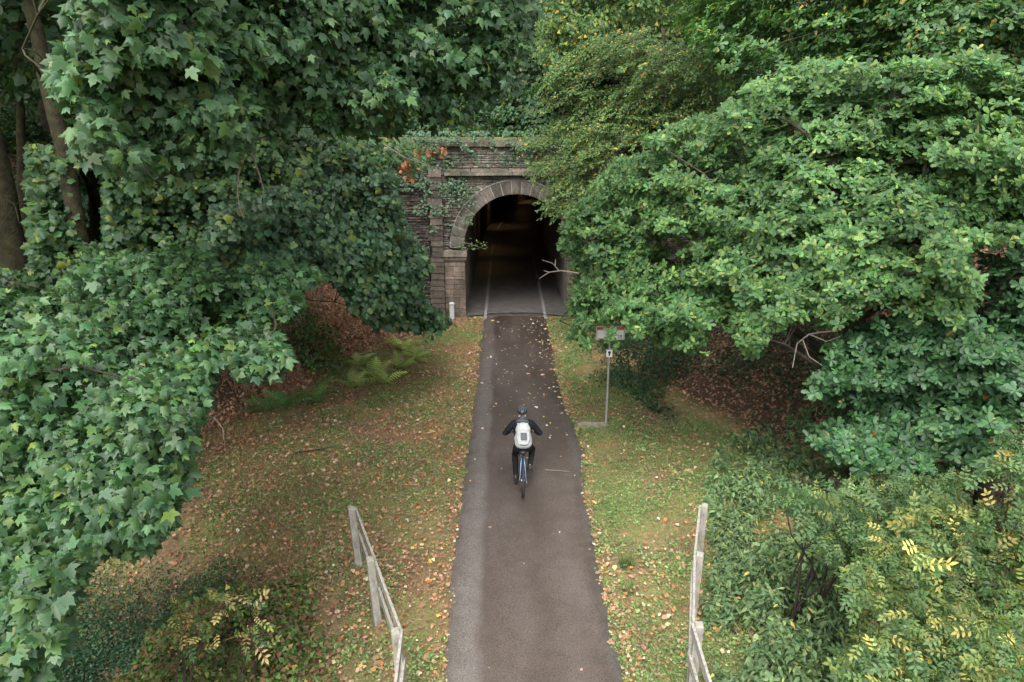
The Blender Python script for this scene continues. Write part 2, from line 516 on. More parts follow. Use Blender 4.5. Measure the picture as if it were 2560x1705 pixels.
def add_courses(x0, x1, z0, z1, yface, skip=None, hmin=0.05, hmax=0.11, lmin=0.18, lmax=0.55, base=(0.30, 0.262, 0.225), prot=0.05):
    z = z0
    while z < z1:
        h = rng.uniform(hmin, hmax)
        x = x0 - rng.uniform(0, 0.3)
        while x < x1:
            l = rng.uniform(lmin, lmax)
            xa, xb = max(x, x0), min(x + l, x1)
            cx, cz = (xa + xb) / 2, z + h / 2
            if xb - xa > 0.04 and not (skip and skip(cx, cz, xb - xa)):
                d = rng.uniform(0.0, prot)
                stones.append((xa + 0.006, xb - 0.006, yface - d, z + 0.006, min(z + h, z1) - 0.006, rng.uniform(-0.008, 0.008)))
                k = rng.uniform(0.62, 1.25); wv = rng.uniform(-0.012, 0.014)
                cols_.append(((base[0] + wv) * k, base[1] * k, (base[2] - wv) * k))
            x += l
        z += h


def in_arch(cx, cz, l, r=TR + 0.48):
    if cz < SPR: return abs(cx - TX) < 2.42 + l / 2
    return (cx - TX) ** 2 + (cz - SPR) ** 2 < r * r


add_courses(-2.05, 2.85, 0.0, 2.6, WY + 0.03, in_arch)
add_courses(-2.82, 3.62, 2.62, 5.48, WY + 0.03, in_arch, base=(0.26, 0.235, 0.21))
add_courses(-2.02, 2.82, 5.76, 6.52, WY + 0.05, None, base=(0.36, 0.325, 0.29))
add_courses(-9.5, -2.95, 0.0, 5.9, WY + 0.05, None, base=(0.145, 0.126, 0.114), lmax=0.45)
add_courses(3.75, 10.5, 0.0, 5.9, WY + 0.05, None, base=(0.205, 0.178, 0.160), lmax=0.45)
add_courses(-9.5, -2.03, 5.9, 6.52, WY + 0.07, None, base=(0.17, 0.15, 0.14))
add_courses(2.83, 10.5, 5.9, 6.52, WY + 0.07, None, base=(0.17, 0.15, 0.14))
st = np.array(stones); cc = np.array(cols_)
xa, xb, yf, za, zb, tl = st.T
yb = yf * 0 + WY + 0.11
j = lambda s=0.008: rng.uniform(-s, s, len(st))
V = np.stack([np.stack(p, -1) for p in [
    (xa + j(), yf + j(), za + j()), (xb + j(), yf + j(), za + tl), (xb + j(), yf + j(), zb + tl), (xa + j(), yf + j(), zb + j()),
    (xa, yb, za), (xb, yb, za), (xb, yb, zb), (xa, yb, zb)]], 1).reshape(-1, 3)
q = np.array([[0, 1, 2, 3], [0, 4, 5, 1], [3, 2, 6, 7], [0, 3, 7, 4], [1, 5, 6, 2]])
Fs = (np.arange(len(st))[:, None, None] * 8 + q).reshape(-1, 4)
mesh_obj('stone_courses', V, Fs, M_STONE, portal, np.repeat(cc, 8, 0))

# arch ring of dressed blocks, keystone proud
mb = MB()
NB = 19
for k in range(NB):
    a0, a1 = PI - PI * k / NB - 0.006, PI - PI * (k + 1) / NB + 0.006
    key = (k == NB // 2)
    ro = TR + 0.50 + (0.06 if key else 0) + random.uniform(-0.015, 0.03)
    y0 = WY - 0.06 - (0.03 if key else random.uniform(0, 0.015)); y1 = WY + 0.4
    ri = TR
    m_ = 4
    Vv = []; Ff = []
    for i in range(m_ + 1):
        a_ = a0 + (a1 - a0) * i / m_
        c_, s_ = math.cos(a_), math.sin(a_)
        b_ = 0.015 if i in (0, m_) else 0
        Vv += [(TX + ri * c_, y0 + b_ + 0.01, SPR + ri * s_), (TX + (ri + 0.02) * c_, y0 + b_, SPR + (ri + 0.02) * s_), (TX + ro * c_, y0 + b_, SPR + ro * s_), (TX + ro * c_, y1, SPR + ro * s_), (TX + ri * c_, y1, SPR + ri * s_)]
    for i in range(m_):
        p0, p1 = i * 5, (i + 1) * 5
        for e in range(5):
            Ff.append((p0 + e, p0 + (e + 1) % 5, p1 + (e + 1) % 5, p1 + e))
    Ff += [(0, 4, 3, 2, 1), tuple(m_ * 5 + e for e in range(5))]
    kk = random.uniform(0.8, 1.15)
    mb.add(Vv, Ff, (0.165 * kk, 0.148 * kk, 0.135 * kk))
mb.build('arch_ring', M_STONE, portal, col=True)
# pale pointing between the blocks
M_JOINT = simple('pale_pointing', (0.30, 0.27, 0.24), 0.9, 0, 0.4, 8)
mb = MB()
for k in range(NB + 1):
    a_ = PI - PI * k / NB
    p0 = (TX + TR * math.cos(a_), WY - 0.045, SPR + TR * math.sin(a_)); p1 = (TX + (TR + 0.5) * math.cos(a_), WY - 0.045, SPR + (TR + 0.5) * math.sin(a_))
    mb.beam(p0, p1, 0.022, 0.03, up=(0, 1, 0))
for k in range(40):
    a_, b_ = PI * k / 40, PI * (k + 1) / 40
    R2 = TR + 0.53
    mb.beam((TX + R2 * math.cos(a_), WY - 0.02, SPR + R2 * math.sin(a_)), (TX + R2 * math.cos(b_), WY - 0.02, SPR + R2 * math.sin(b_)), 0.03, 0.06, up=(0, 1, 0))
mb.build('pointing', M_JOINT, portal)
# pilasters, imposts
for sx_ in (-1, 1):
    cx = TX + sx_ * 2.40
    mb = MB()
    z = 0.0
    while z < 2.28:
        h = random.uniform(0.10, 0.24); h = min(h, 2.30 - z)
        k = random.uniform(0.75, 1.3)
        lime = random.uniform(0, 0.03)
        sp_ = random.uniform(-0.2, 0.2)
        for (xa_, xb_) in ((-0.4, sp_), (sp_, 0.4)):
            k2_ = k * random.uniform(0.8, 1.2)
            mb.box((cx + (xa_ + xb_) / 2, WY + 0.10 - random.uniform(0, 0.02), z + h / 2), (xb_ - xa_ - 0.010, 0.40, h - 0.012), col=(0.21 * k2_ + lime, 0.165 * k2_ + lime * .8, 0.14 * k2_ + lime * .7))
        z += h
    mb.build('pilaster', M_STONE, portal, col=True)
    mb = MB()
    mb.box((cx, WY + 0.06, 2.36), (0.90, 0.46, 0.12), col=(0.20, 0.175, 0.15), taper=1.05)
    mb.box((cx, WY + 0.04, 2.55), (0.98, 0.52, 0.22), col=(0.24, 0.21, 0.175), taper=0.985)
    mb.build('impost', M_STONE, portal, col=True)
    # rusticated buttress beside it
    mb = MB(); z = 0.0; k_ = 0
    bx_ = TX + sx_ * 3.05
    while z < 5.45:
        h = random.uniform(0.16, 0.30)
        wdt = random.uniform(0.42, 0.60)
        k = random.uniform(0.7, 1.25)
        mb.box((bx_ + sx_ * (wdt - 0.5) / 2, WY - 0.02 - random.uniform(0, 0.03), z + h / 2), (wdt, 0.42, h - 0.02), col=(0.125 * k, 0.105 * k, 0.092 * k), taper=0.93)
        z += h; k_ += 1
    mb.build('buttress', M_STONE, portal, col=True)
# cornice and parapet coping of separate slabs
def slab_row(name, x0, x1, yc, zc, d, h, lmin, lmax, base):
    mb = MB(); x = x0
    while x < x1:
        l = min(random.uniform(lmin, lmax), x1 - x); k = random.uniform(0.8, 1.2)
        mb.box((x + l / 2, yc - random.uniform(0, 0.015), zc + random.uniform(-0.006, 0.006)), (l - 0.012, d, h), col=tuple(c * k for c in base), taper=0.97)
        x += l
    return mb.build(name, M_STONE, portal, col=True)
slab_row('cornice', -2.3, 3.1, WY + 0.02, 5.56, 0.52, 0.11, 0.5, 0.9, (0.19, 0.175, 0.145))
slab_row('cornice', -2.2, 3.0, WY + 0.03, 5.685, 0.40, 0.12, 0.6, 0.9, (0.23, 0.20, 0.17))
slab_row('coping', -9.6, 10.6, WY + 0.32, 6.62, 0.95, 0.16, 0.7, 1.1, (0.17, 0.155, 0.12))
slab_row('coping', -9.6, 10.6, WY + 0.55, 6.78, 0.80, 0.12, 0.7, 1.1, (0.16, 0.165, 0.07))

# tunnel lining: straight, then curving to the right
tun = empty('tunnel_lining', (TX, WY + 0.4, 0), 'dark stone vault of the tunnel behind the arch', 'tunnel')
spine = []
for s_ in np.concatenate([np.arange(0, 14, 1.0), np.arange(14, 150, 2.5)]):
    if s_ < 16: spine.append((TX, WY + s_, 0.0))
    else:
        R_ = 95.0; a_ = (s_ - 16) / R_
        spine.append((TX + R_ * (1 - math.cos(a_)), WY + 16 + R_ * math.sin(a_), a_))
outl = arch_outline(TR, 24, 0.0)
V = []; F = []
for k, (sx_, sy_, sa_) in enumerate(spine):
    for (x, z) in outl:
        r_ = x - TX
        jx = 0.03 * (random.random() - 0.5) if k > 1 else 0
        V.append((sx_ + (r_ + jx) * math.cos(sa_), sy_ - r_ * math.sin(sa_), z))
m_ = len(outl)
for k in range(len(spine) - 1):
    for i in range(m_ - 1):
        F.append((k * m_ + i, (k + 1) * m_ + i, (k + 1) * m_ + i + 1, k * m_ + i + 1))
F.append(tuple(range((len(spine) - 1) * m_, len(spine) * m_)))
mesh_obj('vault', V, F, M_LINING, tun)
# floor
M_CONC = simple('concrete_floor', (0.098, 0.090, 0.084), 0.55, 0, 0.25, 3, 0.3, 60)
M_ASPH2 = simple('tunnel_asphalt', (0.085, 0.078, 0.072), 0.4, 0, 0.3, 4, 0.3, 120)
def ribbon(name, x0, x1, z, mat, s0, s1, parent=None, arc=0.0):
    V = []; F = []
    pts = [q for q in spine if s0 <= (q[1] - WY if q[2] == 0 else 16 + q[2] * 95) <= s1]
    nn = 7
    for k, (sx_, sy_, sa_) in enumerate(pts):
        for i in range(nn):
            r_ = x0 + (x1 - x0) * i / (nn - 1) - TX
            yy = 0
            if k == 0 and arc: yy = arc * (1 - (r_ / 2.0) ** 2)
            V.append((sx_ + r_ * math.cos(sa_), sy_ - r_ * math.sin(sa_) + yy, z))
    for k in range(len(pts) - 1):
        for i in range(nn - 1):
            F.append((k * nn + i, k * nn + i + 1, (k + 1) * nn + i + 1, (k + 1) * nn + i))
    return mesh_obj(name, V, F, mat, parent)
fl = ribbon('tunnel_floor', TX - 2.3, TX + 2.3, 0.020, M_ASPH2, 0, 200)
tag(fl, 'dark tarmac floor running on inside the tunnel', kind='structure')
# pale concrete threshold, its front edge an arc
mb = MB(); V = []; F = []
for i in range(17):
    r_ = -2.0 + 4.0 * i / 16
    V += [(TX + r_, WY - 0.25 + 0.55 * (1 - (r_ / 2.0) ** 2) + 0.04 * math.sin(i * 2.1), 0.062), (TX + r_, WY + 4.2 + 0.5 * math.sin(i * 1.3), 0.030)]
for i in range(16): F.append((2 * i, 2 * i + 2, 2 * i + 3, 2 * i + 1))
th = mesh_obj('threshold', V, F, M_CONC)
th.name = 'concrete_threshold_floor'
tag(th, 'pale concrete apron across the tunnel mouth', kind='structure')
M_WHITE = simple('worn_white_paint', (0.21, 0.20, 0.19), 0.7, 0, 0.25, 9)
for xl in (-0.83, 1.55):
    l = ribbon('edge_line', xl - 0.055, xl + 0.055, 0.070, M_WHITE, 0, 120, path)
    mb = MB(); mb.box((xl, WY - 0.32, 0.06), (0.12, 0.55, 0.02)); mb.build('edge_line', M_WHITE, path)
# small lamps on the left wall, their light seen as streaks down the rock
M_GLOW = simple('lamp_glass', (0.9, 0.7, 0.4), 0.4, emit=((1.0, 0.62, 0.25), 12))
M_DARKMET = simple('dark_metal', (0.03, 0.03, 0.03), 0.5, 0.6)
proto = None
for i, (s_, pw) in enumerate(((9.5, 7), (14.5, 12), (24, 22), (40, 40), (60, 50))):
    if s_ < 16: sx_, sy_, sa_ = TX, WY + s_, 0
    else: sa_ = (s_ - 16) / 95; sx_ = TX + 95 * (1 - math.cos(sa_)); sy_ = WY + 16 + 95 * math.sin(sa_)
    px_, py_ = sx_ - 1.86 * math.cos(sa_), sy_ + 1.86 * math.sin(sa_)
    root = empty('tunnel_lamp', (px_, py_, 3.3), None, 'lamp', 'small lamps along the left tunnel wall')
    root['label'] = ('small amber wall lamp nearest the tunnel mouth', 'second amber lamp on the left tunnel wall', 'third amber lamp on the tunnel wall where it bends',
                     'fourth amber lamp far along the tunnel bend', 'farthest amber lamp deep inside the tunnel')[i]
    root.rotation_euler.z = -sa_
    if proto is None:
        mb = MB(); mb.box((0, 0, 0), (0.08, 0.16, 0.10)); b1 = mb.build('housing', M_DARKMET)
        mb = MB(); mb.box((0.0, 0, -0.065), (0.06, 0.12, 0.03)); b2 = mb.build('lamp_glass', M_GLOW)
        b1.parent = root; b2.parent = root; proto = (b1, b2)
    else:
        for b_ in proto:
            c_ = b_.copy(); C.objects.link(c_); c_.parent = root
    ld = bpy.data.lights.new('lamp_light', 'SPOT'); ld.energy = pw; ld.color = (1.0, 0.62, 0.28); ld.shadow_soft_size = 0.04
    ld.spot_size = math.radians(75); ld.spot_blend = 0.8
    lo = bpy.data.objects.new('lamp_light', ld); C.objects.link(lo); lo.parent = root; lo.location = (0.06, 0, -0.10)
    lo.rotation_euler = (0, math.radians(-8), 0)

# ------------------------------------------------------------------ leaves
def tri_fan(outline, cx, cy, zf):
    """flat outline (half, x>=0, base to tip) -> mirrored fan with folded midrib"""
    half = [p for p in outline]
    full = half + [(-x, y) for (x, y) in half[::-1] if x > 1e-6]
    V = [(cx, cy, 0.0)] + [(x, y, zf(x, y)) for x, y in full]
    n = len(full)
    F = [(0, 1 + i, 1 + (i + 1) % n) for i in range(n)]
    rim = np.array([0.0] + [1.0] * n)
    return np.array(V, float), np.array(F, int), rim


MAPLE = tri_fan([(0.0, 0.06), (0.13, -0.05), (0.38, -0.07), (0.39, 0.12), (0.58, 0.26), (0.72, 0.54), (0.44, 0.49), (0.28, 0.48), (0.30, 0.72), (0.15, 0.86), (0, 1.12)],
                0, 0.30, lambda x, y: -0.30 * abs(x) ** 1.3 - 0.25 * max(y - 0.3, 0) ** 1.5 - 0.04)
MAPLE_LO = tri_fan([(0.0, 0.05), (0.36, -0.02), (0.43, 0.14), (0.62, 0.45), (0.37, 0.54), (0.24, 0.80), (0, 1.0)], 0, 0.3, lambda x, y: -0.26 * abs(x) - 0.12 * y)
OAK = tri_fan([(0.0, 0.0), (0.10, 0.12), (0.09, 0.22), (0.22, 0.34), (0.15, 0.44), (0.31, 0.60), (0.20, 0.70), (0.24, 0.88), (0.0, 1.0)], 0, 0.5,
              lambda x, y: -0.2 * abs(x) - 0.15 * (y - 0.5) ** 2)
OAK_LO = tri_fan([(0.0, 0.0), (0.20, 0.34), (0.14, 0.44), (0.29, 0.66), (0.2, 0.9), (0.0, 1.0)], 0, 0.5, lambda x, y: -0.2 * abs(x) - 0.15 * (y - 0.5) ** 2)
OVATE = (np.array([(0, 0, 0), (0.26, 0.36, -0.06), (0.2, 0.68, -0.07), (0, 1, -0.12), (-0.2, 0.68, -0.07), (-0.26, 0.36, -0.06), (0, 0.5, 0.02)], float),
         np.array([(6, 0, 1), (6, 1, 2), (6, 2, 3), (6, 3, 4), (6, 4, 5), (6, 5, 0)]), np.array([0.5, 1, 1, 1, 1, 1, 0]))
DIAMOND = (np.array([(0, 0, 0), (0.3, 0.5, -0.06), (0, 1, -0.08), (-0.3, 0.5, -0.06)], float), np.array([(0, 1, 2), (0, 2, 3)]), np.array([0.3, 1, 0.6, 1]))
IVY = tri_fan([(0.0, 0.08), (0.22, -0.02), (0.48, 0.25), (0.30, 0.45), (0.22, 0.62), (0, 1.0)], 0, 0.3, lambda x, y: -0.12 * abs(x))


def pinnate(n, llen, lw, droop=0.15, terminal=True):
    V = []; F = []; R = []

    def leaflet(b, d, L_, W):
        d = np.array(d, float); d /= np.linalg.norm(d); s = np.array([-d[1], d[0], 0])
        k = len(V)
        b = np.array(b, float)
        for (u_, v_, z_) in ((0, 0, 0), (W, 0.4, -0.05), (W * 0.7, 0.72, -0.08), (0, 1, -0.14), (-W * 0.7, 0.72, -0.08), (-W, 0.4, -0.05), (0, 0.5, 0.0)):
            V.append(b + s * u_ * L_ + d * v_ * L_ + np.array([0, 0, z_ * L_])); R.append(0 if (u_ == 0 and v_ < 0.9) else 1)
        for f in ((6, 0, 1), (6, 1, 2), (6, 2, 3), (6, 3, 4), (6, 4, 5), (6, 5, 0)): F.append(tuple(i + k for i in f))
    for i in range(n):
        y = 0.25 + 0.55 * i / max(1, n - 1)
        z = -droop * y * y
        for s_ in (-1, 1): leaflet((0, y, z), (s_ * 0.9, 0.45, 0), llen, lw)
    if terminal: leaflet((0, 0.84, -droop * .8), (0, 1, 0), llen * 1.1, lw)
    k = len(V); V.extend([(-0.008, 0, 0.0), (0.008, 0, 0.0), (0.0, 0.86, -droop * .8)]); R.extend([1, 1, 1]); F.append((k, k + 1, k + 2))
    return np.array(V, float), np.array(F, int), np.array(R, float)


ELDER = pinnate(3, 0.34, 0.22)
def frond(n=9):
    V = []; F = []; R = []
    for i in range(n):
        y = 0.10 + 0.85 * i / n; L_ = 0.26 * math.sin(PI * min(1, (i + 1.8) / (n + 1.5))) + 0.02
        zz = 0.30 * y - 0.42 * y * y
        for s_ in (-1, 1):
            k = len(V)
            V += [(0, y - 0.036, zz), (s_ * L_, y + 0.09, zz - 0.05), (0, y + 0.040, zz)]
            R += [0, 1, 0]; F.append((k, k + 1, k + 2))
    k = len(V); V += [(-0.006, 0, 0), (0.006, 0, 0), (0, 1, -0.12)]; R += [0, 0, 1]; F.append((k, k + 1, k + 2))
    return np.array(V, float), np.array(F, int), np.array(R, float)
FERN = frond()


def place(tmpl, P, N, T, size, col, name, mat, parent=None, bend=0.0, rimk=0.24):
    """copies of a leaf template: P points, N normals, T tip directions, size, own colour (n,3)"""
    V0, F0, rim = tmpl
    N = norm(N); T = norm(T - (T * N).sum(-1, keepdims=True) * N); B = np.cross(T, N)
    n, m = len(P), len(V0)
    rs = np.random.default_rng(n + m)
    wx = rs.uniform(0.78, 1.12, (n, 1, 1)); cz = rs.uniform(-0.4, 2.6, (n, 1, 1)); sk = rs.uniform(-0.18, 0.18, (n, 1, 1))
    x0, y0, z0 = V0[None, :, 0, None], V0[None, :, 1, None], V0[None, :, 2, None]
    V = P[:, None] + size[:, None, None] * ((x0 * wx + sk * y0 * y0) * B[:, None] + y0 * T[:, None] + z0 * cz * N[:, None])
    Fa = (np.arange(n)[:, None, None] * m + F0[None]).reshape(-1, 3)
    cl = col[:, None, :] * (1 + rimk * (rim[None, :, None] * 1.0 - 0.5))
    return mesh_obj(name, V.reshape(-1, 3), Fa, mat, parent, cl.reshape(-1, 3))


def palette(n, cols, wts, rng, jit=0.18):
    cols = np.array(cols, float); wts = np.array(wts, float); wts /= wts.sum()
    c = cols[rng.choice(len(cols), n, p=wts)]
    return np.clip(c * (1 + jit * rng.standard_normal((n, 1))) * (1 + 0.06 * rng.standard_normal((n, 3))), 0.004, 0.9)


def in_poly(u, v, poly):
    inside = np.zeros(len(u), bool); n = len(poly)
    for i in range(n):
        x1, y1 = poly[i]; x2, y2 = poly[(i + 1) % n]
        c = (y1 > v) != (y2 > v)
        xi = (x2 - x1) * (v - y1) / ((y2 - y1) if y2 != y1 else 1e-9) + x1
        inside ^= c & (u < xi)
    return inside


def crown_pads(poly, depth, n, thick, rng, gap=0.0, gs=120, seed=1, zmin=0.6):
    """branch-end centres filling the crown volume whose outline is poly and whose near face lies at depth(u, v)"""
    P = np.array(poly, float); lo, hi = P.min(0), P.max(0)
    u = rng.uniform(lo[0], hi[0], n * 5); v = rng.uniform(lo[1], hi[1], n * 5)
    k = in_poly(u, v, poly); u, v = u[k], v[k]
    if gap > 0:
        g_ = 0.65 * vnoise(u / gs, v / gs, seed) + 0.35 * vnoise(u / gs * 2.7, v / gs * 2.7, seed + 5)
        k = g_ > gap; u, v = u[k], v[k]
    u, v = u[:n], v[:n]
    bump = (vnoise(u / 170, v / 120, seed + 9) - 0.5) * 1.3 + (vnoise(u / 55, v / 45, seed + 10) - 0.5) * 0.9
    d = depth(u, v) + bump + thick * rng.uniform(0, 1, len(u)) ** 1.4
    W = at(u, v, d)
    ok = W[:, 2] > tz(W[:, 0], W[:, 1]) + zmin
    return W[ok]


def fill(pads, axis, tmpl, size, per, r, cols, wts, rng, name, mat, parent, flat=0.45, up=0.55, outk=0.6, pok=0.35, rnd=0.35, tipdown=0.35, jit=0.15, hue=0.16, rosette=0, clip=None, face=None):
    """leaves around every pad, shingled outward and down"""
    n = len(pads)
    co = pads - np.asarray(axis)[None]; co[:, 2] *= 0.3; co = norm(co)
    if face is not None: co = norm(co * 0.6 + np.array([face], float))
    rr = r * rng.uniform(0.6, 1.3, n)
    cnt = np.maximum(4, (per * (rr / r) ** 2 * rng.uniform(0.7, 1.3, n)).astype(int))
    idx = np.repeat(np.arange(n), cnt); N_ = len(idx)
    if rosette:                            # twig ends, each a rosette of leaves
        nr = N_ // rosette
        ridx = rng.integers(0, n, nr)
        base_i = np.repeat(ridx, rosette)
        d = rng.standard_normal((nr, 3)); d = norm(d) * rng.uniform(0.25, 1, (nr, 1)) ** 0.5
        d[:, 2] = np.abs(d[:, 2]) * rng.choice([1, 1, -0.6], nr)
        cen = pads[ridx] + d * rr[ridx][:, None] * np.array([1, 1, flat])
        axis_n = norm(up * np.array([0, 0, 1.0]) + outk * co[ridx] + pok * d + rnd * rng.standard_normal((nr, 3)))
        ref = norm(np.cross(axis_n, rng.standard_normal((nr, 3)))); ref2 = np.cross(axis_n, ref)
        an = (np.tile(np.arange(rosette), nr) * 2 * PI / rosette + rng.uniform(-0.3, 0.3, nr * rosette))
        e = np.repeat(ref, rosette, 0) * np.cos(an)[:, None] + np.repeat(ref2, rosette, 0) * np.sin(an)[:, None]
        A = np.repeat(axis_n, rosette, 0)
        P = np.repeat(cen, rosette, 0) + e * size * 0.05
        T = e + A * rng.uniform(-0.25, 0.35, (len(e), 1)); Nn = norm(A - e * rng.uniform(-0.3, 0.5, (len(e), 1)) + 0.15 * rng.standard_normal((len(e), 3)))
        Tp = T
        tone = np.repeat(1 + 0.10 * rng.standard_normal((nr, 1)), rosette, 0)
        idx = base_i
    else:
        ang = rng.uniform(0, 2 * PI, N_); rad = np.sqrt(rng.uniform(0, 1, N_))
        e = np.stack([np.cos(ang), np.sin(ang), 0 * ang], -1)
        P = pads[idx] + rr[idx][:, None] * (e * rad[:, None] + np.array([0, 0, 1.0]) * (flat * (1 - rad[:, None] ** 2) + 0.22 * rng.standard_normal((N_, 1))))
        Nn = up * np.array([0, 0, 1.0]) + outk * co[idx] + pok * e * rad[:, None] + rnd * rng.standard_normal((N_, 3))
        Tp = 0.6 * e + 0.7 * co[idx] - tipdown * np.array([0, 0, 1.0]) + 0.45 * rng.standard_normal((N_, 3))
        tone = 1.0
    sz = size * (0.38 + 0.98 * rng.uniform(0, 1, len(P)) ** 0.9)
    ptone = 1 + hue * rng.standard_normal((n, 1))
    cl = palette(len(P), cols, wts, rng, jit) * np.clip(ptone[idx], 0.6, 1.6) * tone
    if clip is not None:
        k = clip(P); P, Nn, Tp, sz, cl = P[k], Nn[k], Tp[k], sz[k], cl[k]
    return place(tmpl, P, Nn, Tp, sz, np.clip(cl, 0.004, 0.9), name, mat, parent)


def curve_pts(a, b, n, sag, rng, wob=0.05):
    a, b = np.array(a, float), np.array(b, float); L_ = np.linalg.norm(b - a)
    ts = np.linspace(0, 1, n)
    P = a + (b - a) * ts[:, None]
    P[:, 2] += sag * L_ * np.sin(PI * ts)
    w_ = rng.standard_normal((n, 3)) * wob * L_ / n; w_[0] = 0; w_[-1] = 0
    return P + np.cumsum(w_, 0) * np.sin(PI * ts)[:, None]


def wood(trunk, limbs_to, pads, rng, mat, parent, r0, name='trunk', twig_every=1, limb_r=0.24):
    """trunk polyline (n,3), limbs to chosen points, twigs to pads"""
    mb = MB()
    tr = np.array(trunk, float); nT = len(tr)
    rad = np.linspace(1, 0.35, nT) * r0
    rad[0] *= 1.35
    # subdivide
    tt = np.linspace(0, nT - 1, nT * 5)
    P = np.stack([np.interp(tt, np.arange(nT), tr[:, k]) for k in range(3)], -1)
    P[:, :2] += 0.12 * r0 * rng.standard_normal((len(P), 2)); P[0] = tr[0]
    mb.tube(P, list(np.interp(tt, np.arange(nT), rad)), 10)
    nodes = [P[len(P) // 4:]]
    nrad = [np.interp(tt, np.arange(nT), rad)[len(P) // 4:]]
    for t_ in limbs_to:
        t_ = np.array(t_, float)
        h = np.clip(t_[2] - 0.35 * np.linalg.norm(t_[:2] - tr[0][:2]), tr[0][2] + 0.4 * (tr[-1][2] - tr[0][2]), tr[-1][2])
        k = int(np.argmin(np.abs(P[:, 2] - h)))
        L_ = curve_pts(P[k], t_, 9, 0.08, rng, 0.25)
        ra = np.linspace(1, 0.12, 9) * r0 * limb_r
        mb.tube(L_, list(ra), 7)
        nodes.append(L_[2:]); nrad.append(ra[2:])
    A = np.concatenate(nodes); used = np.zeros(len(A), int)
    for i in range(0, len(pads), twig_every):
        p = pads[i]; d = np.linalg.norm(A - p, axis=1); k = int(np.argmin(d))
        if d[k] < 0.1 or d[k] > 1.15 or used[k] >= 2: continue
        used[k] += 1
        L_ = curve_pts(A[k], p, 5, 0.05, rng, 0.3)
        mb.tube(L_, [0.022 if d[k] > 1 else 0.015, 0.014, 0.011, 0.008, 0.004], 4, caps=False)
    return mb.build(name, mat, parent, smooth_sh=True)


def pick(pads, k, rng):
    """k well-spread pads"""
    if len(pads) <= k: return pads
    c = [int(rng.integers(len(pads)))]
    d = np.linalg.norm(pads - pads[c[0]], axis=1)
    for _ in range(k - 1):
        i = int(np.argmax(d)); c.append(i); d = np.minimum(d, np.linalg.norm(pads - pads[i], axis=1))
    return pads[c]


def in_outline(poly, holes=(), amp=26, sc=22, seed=3):
    def f(P):
        u, v, z = proj(P)
        u2 = u + amp * (vnoise(u / sc, v / sc, seed) - 0.5) + 2.2 * amp * (vnoise(u / 75, v / 75, seed + 2) - 0.5)
        v2 = v + amp * (vnoise(u / sc, v / sc, seed + 1) - 0.5) + 2.2 * amp * (vnoise(u / 75, v / 75, seed + 4) - 0.5)
        k = in_poly(u2, v2, poly) & off_path(P)
        for h in holes: k &= ~in_poly(u, v, h)
        return k
    return f


def off_path(P):
    return ~((np.abs(P[:, 0] - 0.35) < 1.5) & (P[:, 2] < 2.6) & (P[:, 1] > 4))


# greens (true leaf colours)
G_SYC = [(0.032, 0.080, 0.032), (0.047, 0.104, 0.040), (0.064, 0.126, 0.038), (0.115, 0.175, 0.040)]
G_OAK = [(0.046, 0.112, 0.040), (0.066, 0.140, 0.046), (0.098, 0.176, 0.050), (0.160, 0.225, 0.055)]
G_DOAK = [(0.035, 0.095, 0.038), (0.048, 0.115, 0.042), (0.07, 0.15, 0.045), (0.26, 0.16, 0.05)]
G_HORN = [(0.050, 0.105, 0.030), (0.075, 0.130, 0.035), (0.13, 0.18, 0.04), (0.33, 0.20, 0.03)]
G_IVY = [(0.020, 0.060, 0.028), (0.030, 0.080, 0.035), (0.045, 0.10, 0.04), (0.08, 0.13, 0.04)]
G_YEL = [(0.04, 0.095, 0.03), (0.065, 0.12, 0.03), (0.12, 0.17, 0.03), (0.38, 0.25, 0.03)]


def tree(name, label, poly, depth, n_pads, thick, base, top, r0, tmpl, size, per, r, cols, wts, seed, gap=0.0, limbs=9, mat=None, cat='tree', lean=None, bark=None, zmin=0.6, extra=None, tw=1, holes=(), **kw):
    rng = np.random.default_rng(seed)
    pads = crown_pads(poly, depth, n_pads, thick, rng, gap, seed=seed, zmin=zmin, gs=kw.pop('gs', 120))
    if extra is not None: pads = np.concatenate([pads, extra])
    bz = float(tz(base[0], base[1])) - 0.05
    root = empty(name, (base[0], base[1], bz), label, cat)
    ln = lean or (0, 0)
    tr = [(base[0], base[1], bz - 0.2), (base[0] + ln[0] * 0.3, base[1] + ln[1] * 0.3, bz + top * 0.4), (base[0] + ln[0] * 0.7, base[1] + ln[1] * 0.7, bz + top * 0.75), (base[0] + ln[0], base[1] + ln[1], bz + top)]
    wood(tr, pick(pads, limbs, rng), pads, rng, bark or M_BARK, root, r0, twig_every=tw)
    fill(pads, (base[0] + ln[0] * .5, base[1] + ln[1] * .5, bz + top * 0.5), tmpl, size, per, r, cols, wts, rng, 'crown', mat or M_LEAF, root, clip=in_outline(poly, holes), **kw)
    return root, pads


